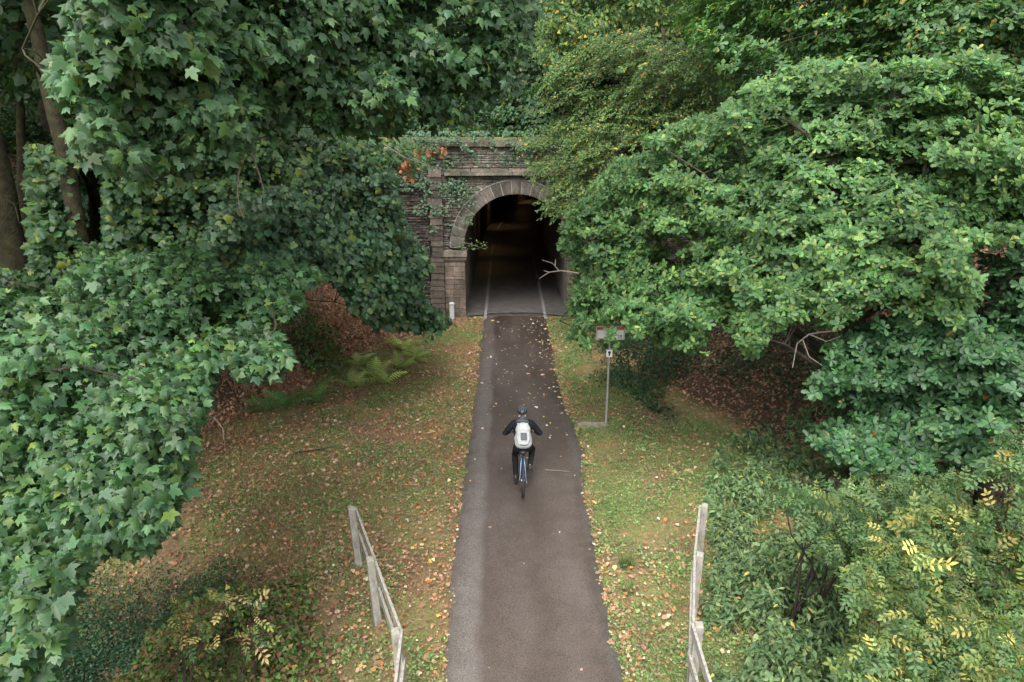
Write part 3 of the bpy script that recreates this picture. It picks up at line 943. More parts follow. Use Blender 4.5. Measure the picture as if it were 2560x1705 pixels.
# ------------------------------------------------------------------ trees on the left
up_syc = [(150, -200), (1225, -200), (1235, 40), (1225, 120), (1180, 180), (1170, 230), (1100, 225), (1090, 290), (1050, 300), (1000, 285), (985, 322), (900, 312), (870, 345),
          (820, 300), (760, 330), (700, 275), (640, 340), (590, 280), (560, 390), (500, 320), (460, 360), (420, 430), (370, 365), (330, 425), (240, 390), (170, 350), (200, 285), (190, 250), (140, 240), (120, 180), (160, 130), (150, 90), (140, 40)]
tree('sycamore_tree', 'tall sycamore whose big dark leaves fill the upper left and reach towards the portal', up_syc,
     lambda u, v: 7.0 + np.clip((u - 350) / 850, 0, 1.2) * 4.2 + 0.6 * np.clip((v - 150) / 200, -1, 1), 1050, 2.4, (-8.9, 14.2), 10.0, 0.18, MAPLE, 0.112, 62, 0.40,
     G_SYC, [5, 5, 2.5, 0.25], 21, gap=0.41, gs=95, limbs=9, lean=(1.2, -0.3), bark=M_MOSSBARK, up=0.42, outk=0.6, rnd=0.5, tipdown=0.6, face=(0.15, -0.8, 0.25))
low_syc = [(-80, 640), (100, 660), (200, 560), (300, 600), (420, 560), (560, 600), (740, 610), (765, 650), (640, 690), (690, 720), (640, 745), (645, 840), (600, 870), (500, 840), (490, 900), (470, 950),
           (440, 960), (450, 1010), (430, 1040), (440, 1110), (440, 1140), (390, 1150), (395, 1200), (350, 1230), (330, 1280), (260, 1280), (200, 1330), (200, 1380), (140, 1400), (150, 1450), (130, 1500), (100, 1568), (100, 1750), (-80, 1750)]
tree('sycamore_tree', 'broad low sycamore with bluish green leaves hanging over the left verge', low_syc,
     lambda u, v: np.interp(v, [560, 700, 850, 1300, 1700], [10.5, 8.9, 7.8, 6.9, 6.5]) + 0.5 * np.clip((u - 300) / 300, -1, 1), 1050, 2.0, (-8.2, 7.8), 6.4, 0.15, MAPLE, 0.105, 66, 0.38,
     G_SYC, [4, 5, 3, 0.3], 22, gap=0.42, gs=85, limbs=12, lean=(0.8, -0.4), rnd=0.5, face=(0.3, -0.5, 0.2), up=0.65, outk=0.45, tipdown=0.45, zmin=0.9)
mid_syc = [(500, 470), (640, 440), (800, 380), (900, 370), (925, 430), (925, 500), (950, 530), (985, 590), (970, 640), (1000, 690), (1028, 755), (960, 778), (920, 745), (860, 745), (800, 700), (770, 640), (640, 610), (560, 600), (430, 560)]
tree('sycamore_tree', 'dark sycamore with branches drooping down beside the left wall of the tunnel', mid_syc,
     lambda u, v: np.interp(u, [430, 700, 1000], [12.5, 15.5, 18.5]), 800, 2.6, (-8.3, 17.6), 7.5, 0.14, MAPLE_LO, 0.14, 50, 0.42,
     [(0.036, 0.084, 0.040), (0.052, 0.110, 0.050), (0.085, 0.14, 0.048), (0.15, 0.19, 0.045)], [5, 5, 2, 0.2], 23, gap=0.33, limbs=8, lean=(1.4, 0), tw=2, tipdown=0.6, face=(0.2, -0.5, 0.1))
# thin maple of yellow-green leaves in the shade behind
yel_map = [(-60, 300), (130, 340), (300, 360), (440, 330), (600, 290), (800, 300), (1000, 300), (1010, 360), (960, 400), (890, 430), (760, 470), (560, 520), (430, 620), (200, 650), (-60, 680)]
tree('maple_tree', 'slender maple with small yellow-green leaves deep in the shade on the left bank', yel_map,
     lambda u, v: np.interp(u, [0, 500, 1000], [11.5, 13.5, 19]), 1500, 5.0, (-7.6, 19.5), 8.5, 0.10, MAPLE_LO, 0.12, 46, 0.5,
     [(0.038, 0.09, 0.034), (0.065, 0.125, 0.032), (0.15, 0.19, 0.035)], [5, 3, 0.5], 24, gap=0.22, limbs=6, lean=(1.0, 0), tw=5, face=(0.2, -0.6, 0.1), holes=[[(-80, 250), (62, 250), (70, 620), (-80, 620)], [(172, 375), (236, 375), (238, 560), (170, 560)]])
# bare-stemmed trees in the shade (trunks seen, crowns high)
def shade_tree(name, label, x, y, top, r0, seed, lean, npads=150, R=3.6, size=0.2, group=None):
    rng = np.random.default_rng(seed)
    z0 = float(tz(x, y))
    root = empty(name, (x, y, z0), label, 'tree', group)
    cx, cy = x + lean[0], y + lean[1]
    d = norm(rng.standard_normal((npads, 3))) * rng.uniform(0.4, 1, (npads, 1)) ** 0.5
    pads = np.array([cx, cy, z0 + top + 0.6]) + d * np.array([R, R, R * 0.6])
    tr = [(x, y, z0 - 0.2), (x + lean[0] * .2, y + lean[1] * .2, z0 + top * .4), (x + lean[0] * .6, y + lean[1] * .6, z0 + top * .75), (cx, cy, z0 + top)]
    wood(tr, pick(pads, 6, rng), pads, rng, M_MOSSBARK, root, r0, twig_every=3)
    fill(pads, (cx, cy, z0 + top), MAPLE_LO, size, 26, 0.65, G_SYC, [4, 4, 1, 0.3], rng, 'crown', M_LEAF, root)
p_ = at(12, 560, 12.6)
shade_tree('sycamore_tree', 'thick mossy trunk at the left edge of the wood', p_[0], p_[1], 12.5, 0.30, 31, (0.3, 0.3))
p_ = at(205, 620, 12.2)
shade_tree('sycamore_tree', 'straight bare trunk second from the left edge', p_[0], p_[1], 11.5, 0.20, 32, (-0.3, 0.3))
p_ = at(272, 600, 15.0)
shade_tree('ash_tree', 'thin dark trunk just behind the straight bare one', p_[0], p_[1], 9.0, 0.10, 33, (0.3, 0.8))
p_ = at(60, 640, 16.0)
shade_tree('ash_tree', 'slim trunk in the shade between the two thick ones', p_[0], p_[1], 9.0, 0.13, 34, (0.9, 1.0))

for k_, (x, y, tp, lb) in enumerate([(-13.5, 9.5, 6.5, 'added shade tree on the left bank behind the thick mossy trunk'), (-15.5, 15.5, 5.5, 'added shade tree standing high on the left bank'), (-14.0, 22.0, 5.0, 'added shade tree on the left bank behind the slender maple'),
                                 (-10.5, 27.5, 5.0, 'added shade tree above the far end of the left wing wall'), (-20.0, 20.0, 6.0, 'farthest added shade tree at the top of the left bank')]):
    shade_tree('bank_shade_tree', lb, x, y, tp, 0.17, 300 + k_, (0.5, -0.2), 170, 4.2, 0.24, 'trees added to shade the wooded left bank')  # trees added to shut out the side sky and shade the bank
# ------------------------------------------------------------------ trees on the right
SIGN_GAPS = [[(1358, 742), (1394, 742), (1396, 776), (1362, 780)], [(1404, 740), (1442, 740), (1442, 792), (1402, 792), (1412, 772)], [(1380, 786), (1410, 786), (1410, 830), (1380, 830)], [(1390, 736), (1402, 736), (1402, 746), (1390, 746)]]
oak1 = [(1450, 340), (1520, 300), (1640, 265), (1700, 190), (1900, 130), (2480, 150), (2480, 560), (2300, 560), (2240, 560), (2240, 680), (2190, 760), (2100, 715), (2000, 700), (1925, 765), (1850, 745), (1770, 765),
        (1750, 820), (1715, 828), (1690, 770), (1640, 755), (1600, 822), (1560, 790), (1480, 762), (1445, 815), (1405, 805), (1385, 745), (1345, 790), (1290, 770), (1282, 738), (1325, 670), (1312, 610), (1285, 575), (1285, 510), (1340, 470), (1370, 400)]
tree('oak_tree', 'bright green spreading oak whose branches hide the right side of the tunnel mouth', oak1,
     lambda u, v: np.interp(u, [1285, 1500, 1800, 2400], [15.6, 14.4, 12.6, 10.6]) - 0.6 * np.clip((v - 450) / 350, -1, 1), 1500, 2.0, (7.6, 12.6), 6.8, 0.30, OAK, 0.115, 110, 0.44,
     G_OAK, [4, 5, 3.2, 1.0], 41, gap=0.29, limbs=14, holes=SIGN_GAPS, lean=(-1.5, 0.6), mat=M_LEAF_SOFT, rosette=6, up=0.5, outk=0.55, zmin=0.9, tw=2, gs=150, hue=0.2, face=(-0.2, -0.8, 0.15))
oak2 = [(1930, 765), (2100, 715), (2240, 680), (2300, 560), (2480, 560), (2480, 1150), (2354, 1105), (2250, 1065), (2100, 1095), (1990, 1090), (1950, 1065), (1875, 1040), (1870, 985), (1925, 990), (1990, 965), (1930, 935), (1872, 925), (1862, 860), (1885, 800)]
tree('oak_tree', 'darker low oak beneath the bright one at the right edge', oak2,
     lambda u, v: np.interp(u, [1860, 2450], [12.8, 10.6]) - 0.5 * np.clip((v - 850) / 250, -1, 1), 700, 1.9, (9.4, 11.6), 4.2, 0.16, OAK, 0.125, 95, 0.46,
     G_DOAK, [5, 4, 1.4, 0.10], 42, gap=0.26, limbs=10, lean=(-1.0, 0), mat=M_LEAF, rosette=6, up=0.55, outk=0.5, zmin=0.5, tw=2, face=(-0.2, -0.7, 0.15))
oak3 = [(1560, -200), (2480, -200), (2480, 190), (2300, 230), (2100, 150), (1900, 160), (1700, 200), (1640, 230), (1600, 120), (1560, 40)]
tree('oak_tree', 'tall oak with mossy limbs filling the upper right corner', oak3,
     lambda u, v: np.interp(u, [1560, 2450], [17.5, 13.5]), 640, 3.0, (11.5, 17.5), 8.5, 0.30, OAK_LO, 0.15, 90, 0.6,
     [(0.045, 0.11, 0.036), (0.06, 0.135, 0.04), (0.09, 0.17, 0.04), (0.22, 0.2, 0.04)], [5, 4, 2.4, 0.5], 43, gap=0.33, limbs=12, lean=(-1.6, -0.4), mat=M_LEAF, rosette=5, up=0.7, outk=0.55, bark=M_MOSSBARK, tw=2, gs=170)
horn = [(1235, 240), (1250, 170), (1330, 90), (1480, 70), (1640, 150), (1650, 270), (1520, 320), (1450, 380), (1380, 420), (1300, 480), (1285, 500), (1235, 465), (1235, 440), (1290, 400), (1230, 395), (1225, 372), (1280, 340), (1205, 330), (1205, 300), (1290, 270)]


def spray_tree(name, label, poly, depth, nsp, base, top, r0, direction, size, cols, wts, seed, L_=1.0, thick=2.5):
    """tree whose twigs hang as long flat sprays of small leaves"""
    rng = np.random.default_rng(seed)
    pads = crown_pads(poly, depth, nsp, thick, rng, 0.30, seed=seed, gs=90)
    z0 = float(tz(base[0], base[1]))
    root = empty(name, (base[0], base[1], z0), label, 'tree')
    tr = [(base[0], base[1], z0 - 0.2), (base[0] - 0.1, base[1], z0 + top * .4), (base[0] - 0.4, base[1] - .2, z0 + top * .8), (base[0] - 0.6, base[1] - .3, z0 + top)]
    wood(tr, pick(pads, 10, rng), pads, rng, M_BARK, root, r0, twig_every=4)
    P = []; N = []; T = []; sz = []; cl = []; tw = MB()
    d0 = norm(np.array([direction], float))[0]
    for p in pads:
        d = norm(d0 + 0.28 * rng.standard_normal(3)); ln = L_ * rng.uniform(0.5, 1.1); k = int(60 * ln)
        sd = norm(np.cross(d, [0, 0, 1.0])); nn = norm(np.cross(sd, d)) + np.array([0, -0.35, 0])
        if nn[2] < 0: nn = -nn
        s_ = rng.uniform(0, 1, k); wd = (0.30 * ln) * (1 - 0.6 * s_) * rng.uniform(-1, 1, k)
        q = p + np.outer(s_ * ln - ln * .5, d) + np.outer(wd, sd) - np.outer(0.15 * ln * s_ ** 2, [0, 0, 1]) + 0.02 * rng.standard_normal((k, 3))
        P.append(q); N.append(nn + 0.35 * rng.standard_normal((k, 3)))
        T.append(d * 0.8 + np.outer(np.sign(wd), sd) * 0.7 + 0.3 * rng.standard_normal((k, 3)))
        sz.append(size * rng.uniform(0.6, 1.15, k)); cl.append(palette(k, cols, wts, rng, 0.14) * np.clip(1 + 0.2 * rng.standard_normal(), 0.6, 1.5))
        tw.tube([p - d * ln * .5, p - d * 0.0 - np.array([0, 0, .03]), p + d * ln * .45 - np.array([0, 0, .12])], [0.008, 0.006, 0.003], 4, caps=False)
    tag(tw.build('branches', M_BARK, root), kind='stuff')
    place(OVATE, np.concatenate(P), np.concatenate(N), np.concatenate(T), np.concatenate(sz), np.concatenate(cl), 'crown', M_LEAF_SOFT, root)
    return root


spray_tree('hornbeam_tree', 'hornbeam with long fine sprays drooping across the top of the portal', horn,
           lambda u, v: np.interp(u, [1200, 1640], [21.5, 18.5]), 720, (5.6, 24.0), 9.0, 0.17, (-0.9, -0.35, -0.42), 0.105, G_HORN, [5, 5, 2.2, 0.35], 51)
mid_top = [(1235, -200), (1570, -200), (1600, 40), (1640, 140), (1500, 160), (1440, 200), (1340, 170), (1260, 180), (1230, 120), (1240, 40)]
tree('beech_tree', 'pale yellow-green tree on the hill above the portal', mid_top,
     lambda u, v: 22 + 0 * u, 620, 5, (5.8, 33.5), 6.5, 0.2, OAK_LO, 0.15, 60, 0.6, G_YEL, [4, 5, 2.6, 0.5], 61, gap=0.22, limbs=8, lean=(-1.4, 0), mat=M_LEAF_SOFT, tw=4)

for k_, (x, y, tp, lb) in enumerate([(13.5, 21.5, 5.5, 'added shade tree on the right bank behind the bright oak'), (17.0, 15.0, 6.0, 'added shade tree high on the right bank beyond the corner oak'), (10.5, 27.0, 4.5, 'added shade tree above the right wing wall')]):
    shade_tree('bank_shade_tree', lb, x, y, tp, 0.17, 330 + k_, (-0.5, -0.2), 170, 4.0, 0.24, 'trees added to shade the wooded right bank')  # added trees, set here to throw shade on the right bank
# ------------------------------------------------------------------ shrubs on the ground
def bush(name, label, x, y, rx, ry, h, tmpl, size, cols, wts, seed, npads=60, per=24, r=0.33, cat='bush', group=None, mat=None, stems=8, hue=0.14, **kw):
    rng = np.random.default_rng(seed)
    z0 = float(tz(x, y))
    root = empty(name, (x, y, z0), label, cat, group)
    d = norm(rng.standard_normal((npads, 3))) * rng.uniform(0.55, 1.0, (npads, 1)); d[:, 2] = np.abs(d[:, 2])
    pads = np.array([x, y, 0]) + d * np.array([rx, ry, 0]); pads[:, 2] = tz(pads[:, 0], pads[:, 1]) + 0.12 + d[:, 2] * h
    mb = MB()
    for t_ in pick(pads, stems, rng):
        mb.tube(curve_pts((x + rng.normal() * .15, y + rng.normal() * .15, z0 - 0.1), t_, 6, 0.1, rng, 0.2), [0.022, 0.018, 0.015, 0.012, 0.009, 0.005], 5)
    mb.build('stem', M_BARK, root)
    fill(pads, (x, y, z0 + h * .3), tmpl, size, per, r, cols, wts, rng, 'foliage', mat or M_LEAF, root, hue=hue, clip=off_path, **kw)
    return root


HOLLY = [(0.022, 0.062, 0.028), (0.032, 0.085, 0.034), (0.055, 0.11, 0.035)]
bush('holly_bush', 'dark holly bush right behind the signpost', 3.9, 19.0, 1.3, 1.2, 2.3, OVATE, 0.075, HOLLY, [4, 4, 1.5], 71, 120, 46)
bush('holly_bush', 'rounded dark bush between the oak and the right pilaster', 4.3, 22.4, 1.3, 1.5, 2.4, OVATE, 0.08, HOLLY, [4, 4, 1], 72, 120, 40)
bush('holly_bush', 'shaded bush on the right bank under the oak', 6.8, 19.6, 1.8, 1.2, 1.8, OVATE, 0.08, HOLLY, [4, 4, 1], 73, 120, 34)
bush('hazel_bush', 'mossy yellow-green bush at the foot of the left bank', -6.2, 20.2, 1.3, 1.0, 1.6, IVY, 0.10, G_YEL, [4, 5, 2, 0.2], 74, 70, 26)
bush('hazel_bush', 'dark bush in the wood left of the bare trunks', -12.5, 15.5, 2.2, 2.0, 2.4, IVY, 0.12, G_IVY, [4, 4, 2, .6], 75, 120, 50)
bush('hazel_bush', 'shadowy bush on the slope behind the straight trunk', -11.0, 20.5, 2.4, 2.0, 2.4, IVY, 0.12, G_IVY, [3, 4, 2, 1], 76, 130, 50)
bush('hazel_bush', 'shaggy bush high on the left bank above the wing wall', -8.2, 25.0, 2.0, 1.8, 2.0, IVY, 0.11, G_IVY, [3, 4, 2, 1], 77, 110, 50)
for k_, (x, y, lb) in enumerate([(-4.2, 30.0, 'ivy-covered shrub on the hill over the left of the portal'), (0.4, 31.5, 'shrub straight above the keystone on the hill'), (4.6, 30.5, 'shrub on the hill over the right of the portal'),
                                 (-1.8, 35.0, 'shrub farther up the hill, left of centre'), (2.6, 36.0, 'shrub farther up the hill, right of centre'), (-6.5, 35.5, 'shrub high on the hill behind the tall sycamore'),
                                 (-10.5, 30.5, 'wide shrub on the hill at the far left'), (9.0, 31.5, 'wide shrub on the hill behind the hornbeam'),
                                 (-2.4, 28.6, 'low shrub hanging over the coping left of the arch'), (1.4, 28.8, 'low shrub just behind the middle of the coping'), (-5.6, 28.4, 'low shrub behind the left end of the coping'), (3.9, 28.5, 'low shrub behind the coping at the right')]):
    bush('hill_shrub', lb, x, y, 1.9, 1.5 if k_ < 8 else 1.0, 1.9 if k_ < 8 else 0.9, MAPLE_LO if k_ % 2 else IVY, 0.13, [(0.035, 0.085, 0.04), (0.05, 0.105, 0.045), (0.09, 0.13, 0.04), (0.18, 0.13, 0.03)], [4, 5, 1.6, .3], 80 + k_, 110, 46, 0.45, group='shrubs on the hill above the portal', mat=M_LEAF_SOFT)

# elder bushes and nettles, lower right
def elder(label, poly, depth, n_pads, base, seed, wts, cols=None, h=1.8, n_leaf=24):
    rng = np.random.default_rng(seed)
    pads = crown_pads(poly, depth, n_pads, 1.2, rng, 0.36, seed=seed, zmin=0.25, gs=70)
    z0 = float(tz(*base))
    root = empty('elder_bush', (base[0], base[1], z0), label, 'bush')
    mb = MB()
    for t_ in pick(pads, 16 if h > 1 else 6, rng):
        mb.tube(curve_pts((base[0] + rng.normal() * .3, base[1] + rng.normal() * .3, z0 - 0.1), t_, 7, 0.12, rng, 0.2), [0.03, 0.025, 0.02, 0.016, 0.012, 0.009, 0.005], 5)
    mb.build('stem', M_BARK, root)
    fill(pads, (base[0], base[1], z0 + h * .5), ELDER, 0.195, int(n_leaf * 1.35), 0.36,  cols or [(0.060, 0.115, 0.044), (0.095, 0.16, 0.058), (0.17, 0.21, 0.06), (0.36, 0.31, 0.09)], wts, rng, 'foliage', M_LEAF_SOFT, root,
         up=0.8, outk=0.2, pok=0.5, rnd=0.6, tipdown=0.35, jit=0.2, hue=0.12, clip=in_outline(poly))
    # berry heads
    P = pads[rng.choice(len(pads), min(40, len(pads)), replace=False)] + np.array([0, 0, 0.12])
    b = []
    for p in P: b.append(p + rng.standard_normal((38, 3)) * np.array([0.06, 0.06, 0.025]))
    b = np.concatenate(b); n_ = len(b)
    place(DIAMOND, b, rng.standard_normal((n_, 3)) + np.array([0, 0, 1.]), rng.standard_normal((n_, 3)), rng.uniform(0.016, 0.028, n_), palette(n_, [(0.06, 0.018, 0.03), (0.10, 0.03, 0.04)], [1, 1], rng), 'berries', M_LEAF_DRY, root)
    return root


elder('green and yellow elder bush filling the lower right corner', [(2010, 1200), (2130, 1150), (2250, 1170), (2480, 1130), (2480, 1750), (1980, 1750), (1930, 1600), (1980, 1450), (1960, 1320)],
      lambda u, v: np.interp(v, [1130, 1400, 1700], [8.6, 7.9, 6.9]), 330, (6.0, 6.6), 91, [4, 4, 3.2, 1.2])
elder('green elder with long leaflets behind the nettles', [(1800, 1130), (1900, 1110), (2100, 1080), (2260, 1110), (2200, 1190), (2060, 1230), (2000, 1320), (1900, 1290), (1850, 1240)],
      lambda u, v: np.interp(v, [1080, 1300], [9.8, 9.2]), 95, (4.9, 9.0), 92, [5, 4, 0.6, 0.25])
elder('young elder shoot standing in front of the dark oak at the right edge', [(2260, 1100), (2300, 1010), (2400, 1000), (2480, 1040), (2480, 1130), (2330, 1140)],
      lambda u, v: 8.8 + 0 * u, 26, (6.6, 7.6), 93, [5, 4, .5, 0.2])
elder('sparse yellowing elder sapling in the lower left hollow', [(380, 1370), (470, 1330), (560, 1330), (620, 1400), (640, 1480), (560, 1500), (480, 1500), (420, 1568), (360, 1568)],
      lambda u, v: 8.2 + 0 * u, 26, (-4.4, 7.0), 94, [2.5, 2.5, 2.0, 3.0], cols=[(0.06, 0.13, 0.05), (0.09, 0.16, 0.05), (0.24, 0.25, 0.07), (0.50, 0.41, 0.17)], n_leaf=7, h=0.9)


def stuff_patch(name, label, P, tmpl, size, cols, wts, rng, mat, up=1.0, rnd=0.4, tip=None, lift=0.02, hue_scale=0.7):
    n = len(P)
    N = np.array([0, 0, up]) + rnd * rng.standard_normal((n, 3))
    T = rng.standard_normal((n, 3)) if tip is None else tip
    sz = size * rng.uniform(0.5, 1.25, n)
    cl = palette(n, cols, wts, rng, 0.16) * (0.8 + 0.4 * vnoise(P[:, 0] / hue_scale, P[:, 1] / hue_scale, 77))[:, None]
    o = place(tmpl, P, N, T, sz, cl, name, mat)
    return tag(o, label, kind='stuff')


def on_ground(n, x0, x1, y0, y1, rng, dens=None, avoid_path=True, dz=0.02):
    x = rng.uniform(x0, x1, n); y = rng.uniform(y0, y1, n)
    k = np.ones(n, bool)
    if avoid_path:
        ov = 0.09 * vnoise(x * 4, y * 4, 201) ** 2
        k &= ~((x > np.interp(y, *LE) + ov) & (x < np.interp(y, *RE) - ov) & (y < 26.2))
    k &= ~((x > -2.3) & (x < 3.1) & (y > 26.0) & (y < 27.3))
    if dens is not None: k &= rng.uniform(0, 1, n) < dens(x, y)
    x, y = x[k], y[k]
    P = np.stack([x, y, tz(x, y) + dz], -1)
    u, v, z = proj(P)
    ok = (z > 3) & (u > -120) & (u < 2480) & (v > -60) & (v < 1700)
    return P[ok]


rng = np.random.default_rng(101)
# nettles: tall stalks crowded along the right fence
def nettle_d(x, y): return (x > np.interp(y, [4, 7.3, 9, 10.3, 12.5, 15.0], [2.65, 2.75, 3.15, 3.7, 4.1, 5.2])) & (x < 9.0) & (y < 15.0)
NETTLE = (np.array([(0, 0, 0), (0.20, 0.18, -0.04), (0.24, 0.40, -0.06), (0.13, 0.72, -0.09), (0, 1.08, -0.2), (-0.13, 0.72, -0.09), (-0.24, 0.40, -0.06), (-0.20, 0.18, -0.04), (0, 0.45, 0.02)], float),
          np.array([(8, i, (i + 1) % 8) for i in range(8)]), np.array([0.3, 1, 1, 1, 1, 1, 1, 1, 0]))
P0 = on_ground(13500, 2.6, 9.0, 5.4, 15.0, rng, lambda x, y: nettle_d(x, y) * np.clip(2.4 * vnoise(x * 2.3, y * 2.3, 8) - 0.62, 0, 1) * np.where(y > 10.2, 0.5, 1.0))
hh = (0.22 + 0.55 * vnoise(P0[:, 0] * 0.9, P0[:, 1] * 0.9, 12) + 0.5 * vnoise(P0[:, 0] * 2.6, P0[:, 1] * 2.6, 13)) * (0.45 + 0.55 * smooth(0, 0.9, P0[:, 0] - np.interp(P0[:, 1], [4, 7.3, 9, 10.3, 12.5, 15.0], [2.65, 2.75, 3.15, 3.7, 4.1, 5.2]))) * np.interp(P0[:, 1], [9.8, 11.5, 15], [1.0, 0.5, 0.28]) + rng.uniform(-0.15, 0.15, len(P0))
q = []; qt = []
for lv in range(7):
    f = 1 - lv * 0.125
    a_ = rng.uniform(0, 2 * PI, len(P0))
    for s_ in (0, 1):
        e = np.stack([np.cos(a_ + PI * s_), np.sin(a_ + PI * s_), -0.45 + 0 * a_], -1)
        q.append(P0 + np.array([0, 0, 1.0]) * (hh * f)[:, None] + 0.02 * rng.standard_normal(P0.shape)); qt.append(e)
q = np.concatenate(q); qt = np.concatenate(qt)
N = np.array([0, 0, 1.0]) + 0.35 * qt + 0.3 * rng.standard_normal(q.shape)
o = place(NETTLE, q, N, qt, 0.115 * rng.uniform(0.5, 1.2, len(q)), palette(len(q), [(0.095, 0.165, 0.075), (0.135, 0.21, 0.09), (0.20, 0.265, 0.11), (0.5, 0.42, 0.10)], [5, 5, 2, 0.16], rng) * (0.8 + .4 * vnoise(q[:, 0] * 2, q[:, 1] * 2, 3))[:, None], 'nettles', M_LEAF_SOFT)
tag(o, 'dense nettles crowding the outer side of the right fence', kind='stuff')

# ivy ground cover, lower left hollow and under the trees
P = on_ground(160000, -9.5, -2.9, 5.0, 12.0, rng, lambda x, y: smooth(-3.7, -5.2, x + 0.5 * (y - 8) * 0.4) * np.clip(vnoise(x * 1.2, y * 1.2, 15) * 2.4, 0, 1) * smooth(11.2, 9.5, y))
P[:, 2] += rng.uniform(0, 0.22, len(P))
stuff_patch('ivy_ground_cover', 'dark glossy ivy and periwinkle covering the hollow at the lower left', P, OVATE, 0.065, G_IVY, [5, 4, 1.5, .3], rng, M_LEAF, rnd=0.55)
P = on_ground(90000, 3.2, 16, 10.5, 26, rng, lambda x, y: (x > right_toe(y) - 0.6) * np.clip(vnoise(x * 0.8, y * 0.8, 25) * 2.6 - 0.7, 0, 1) * 0.8)
P[:, 2] += rng.uniform(0, 0.12, len(P))
stuff_patch('ivy_ground_cover', 'patchy ivy on the shaded bank under the oak', P, IVY, 0.085, G_IVY, [4, 4, 2, .3], rng, M_LEAF, rnd=0.5)
P = on_ground(230000, -24, -4, 12, 27, rng, lambda x, y: (x < left_toe(y) - 3.2) * np.clip(vnoise(x * 0.7, y * 0.7, 35) * 2.0 - 0.45, 0, 1))
P[:, 2] += rng.uniform(0, 1, len(P)) * 1.1 * vnoise(P[:, 0] * 0.9, P[:, 1] * 0.9, 36) * smooth(1.2, 3, left_toe(P[:, 1]) - P[:, 0])
stuff_patch('undergrowth', 'low green undergrowth covering the left wooded bank', P, IVY, 0.12, [(0.03, 0.075, 0.03), (0.05, 0.10, 0.035), (0.09, 0.13, 0.035)], [4, 3, 1], rng, M_LEAF, rnd=0.55)
P = on_ground(330000, -26, 26, 27.2, 50, rng, lambda x, y: np.clip(vnoise(x * 0.6, y * 0.6, 45) * 3.0 - 0.6, 0, 1), dz=0.05)
P[:, 2] += rng.uniform(0, 0.5, len(P))
stuff_patch('undergrowth', 'ivy and saplings carpeting the hill behind the portal', P, IVY, 0.19, [(0.03, 0.075, 0.034), (0.045, 0.10, 0.042), (0.08, 0.12, 0.04)], [4, 4, 1], rng, M_LEAF_SOFT, rnd=0.7, hue_scale=2)
# woods closing the view over the hill
far = [(-140, -220), (2500, -220), (2500, 260), (1700, 200), (1500, 120), (1230, 130), (1000, 160), (600, 120), (-140, 300)]
rg = np.random.default_rng(7)
for k_, (bx_, by_, lb) in enumerate([(-14, 38, 'big tree on the hill behind the tall sycamore'), (-6.5, 41, 'tree on the hilltop left of the portal axis'), (0.5, 43, 'tree on the hilltop straight above the portal'),
                                     (7.5, 42, 'tree on the hilltop right of the portal axis'), (15.5, 38, 'big tree on the hill behind the corner oak')]):
    z0 = float(tz(bx_, by_)); root = empty('hill_tree', (bx_, by_, z0), lb, 'tree', 'trees closing the view on the hilltop')
    n_ = 170
    d = norm(rg.standard_normal((n_, 3))) * rg.uniform(0.5, 1, (n_, 1)) ** .6
    pads = np.array([bx_, by_, z0 + 4.2]) + d * np.array([4.6, 3.0, 4.2])
    tr = [(bx_, by_, z0 - .3), (bx_ + .2, by_, z0 + 2), (bx_ - .1, by_, z0 + 4), (bx_, by_, z0 + 6)]
    wood(tr, pick(pads, 8, rg), pads, rg, M_BARK, root, 0.25, twig_every=6)
    fill(pads, (bx_, by_, z0 + 3), OAK_LO, 0.22, 75, 0.9, G_YEL if k_ in (2, 3) else G_OAK, [4, 4, 1.5, 0.2], rg, 'crown', M_LEAF_SOFT, root)

# ferns at the left toe of the bank
rng = np.random.default_rng(55)
fern_spots = [(-4.0, 19.6), (-3.6, 19.0), (-3.3, 20.2), (-4.4, 18.6), (-5.3, 17.6), (-6.0, 17.2), (-6.6, 17.0), (-3.0, 21.3), (-4.7, 20.6), (-7.0, 18.2), (-3.5, 21.9)]
pr = None
where = ['nearest the ivy-clad wall corner', 'in the middle of the bright clump', 'at the top right of the bright clump', 'left of the bright clump', 'with long dark fronds on the brown bank', 'lying flat on the brown bank',
         'at the far left of the bank foot', 'small, beside the wall foot', 'higher on the slope behind the bright clump', 'low in the shade by the mossy bush', 'thin, close under the drooping sycamore']
for k_, (x, y) in enumerate(fern_spots):
    z0 = float(tz(x, y))
    n_ = 11
    a_ = np.arange(n_) * 2 * PI / n_ + rng.uniform(-.3, .3, n_)
    e = np.stack([np.cos(a_), np.sin(a_), 0.45 + 0 * a_], -1)
    P = np.repeat([[x, y, z0 + 0.02]], n_, 0)
    N = np.array([0, 0, 1.0]) - e * np.array([.6, .6, 0]) + 0.15 * rng.standard_normal((n_, 3))
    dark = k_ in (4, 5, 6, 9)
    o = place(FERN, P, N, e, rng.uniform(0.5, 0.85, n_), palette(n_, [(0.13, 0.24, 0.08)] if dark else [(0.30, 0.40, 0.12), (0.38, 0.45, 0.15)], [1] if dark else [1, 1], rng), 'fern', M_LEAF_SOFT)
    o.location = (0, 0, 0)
    tag(o, 'fern ' + where[k_], 'fern', 'ferns along the foot of the left bank')

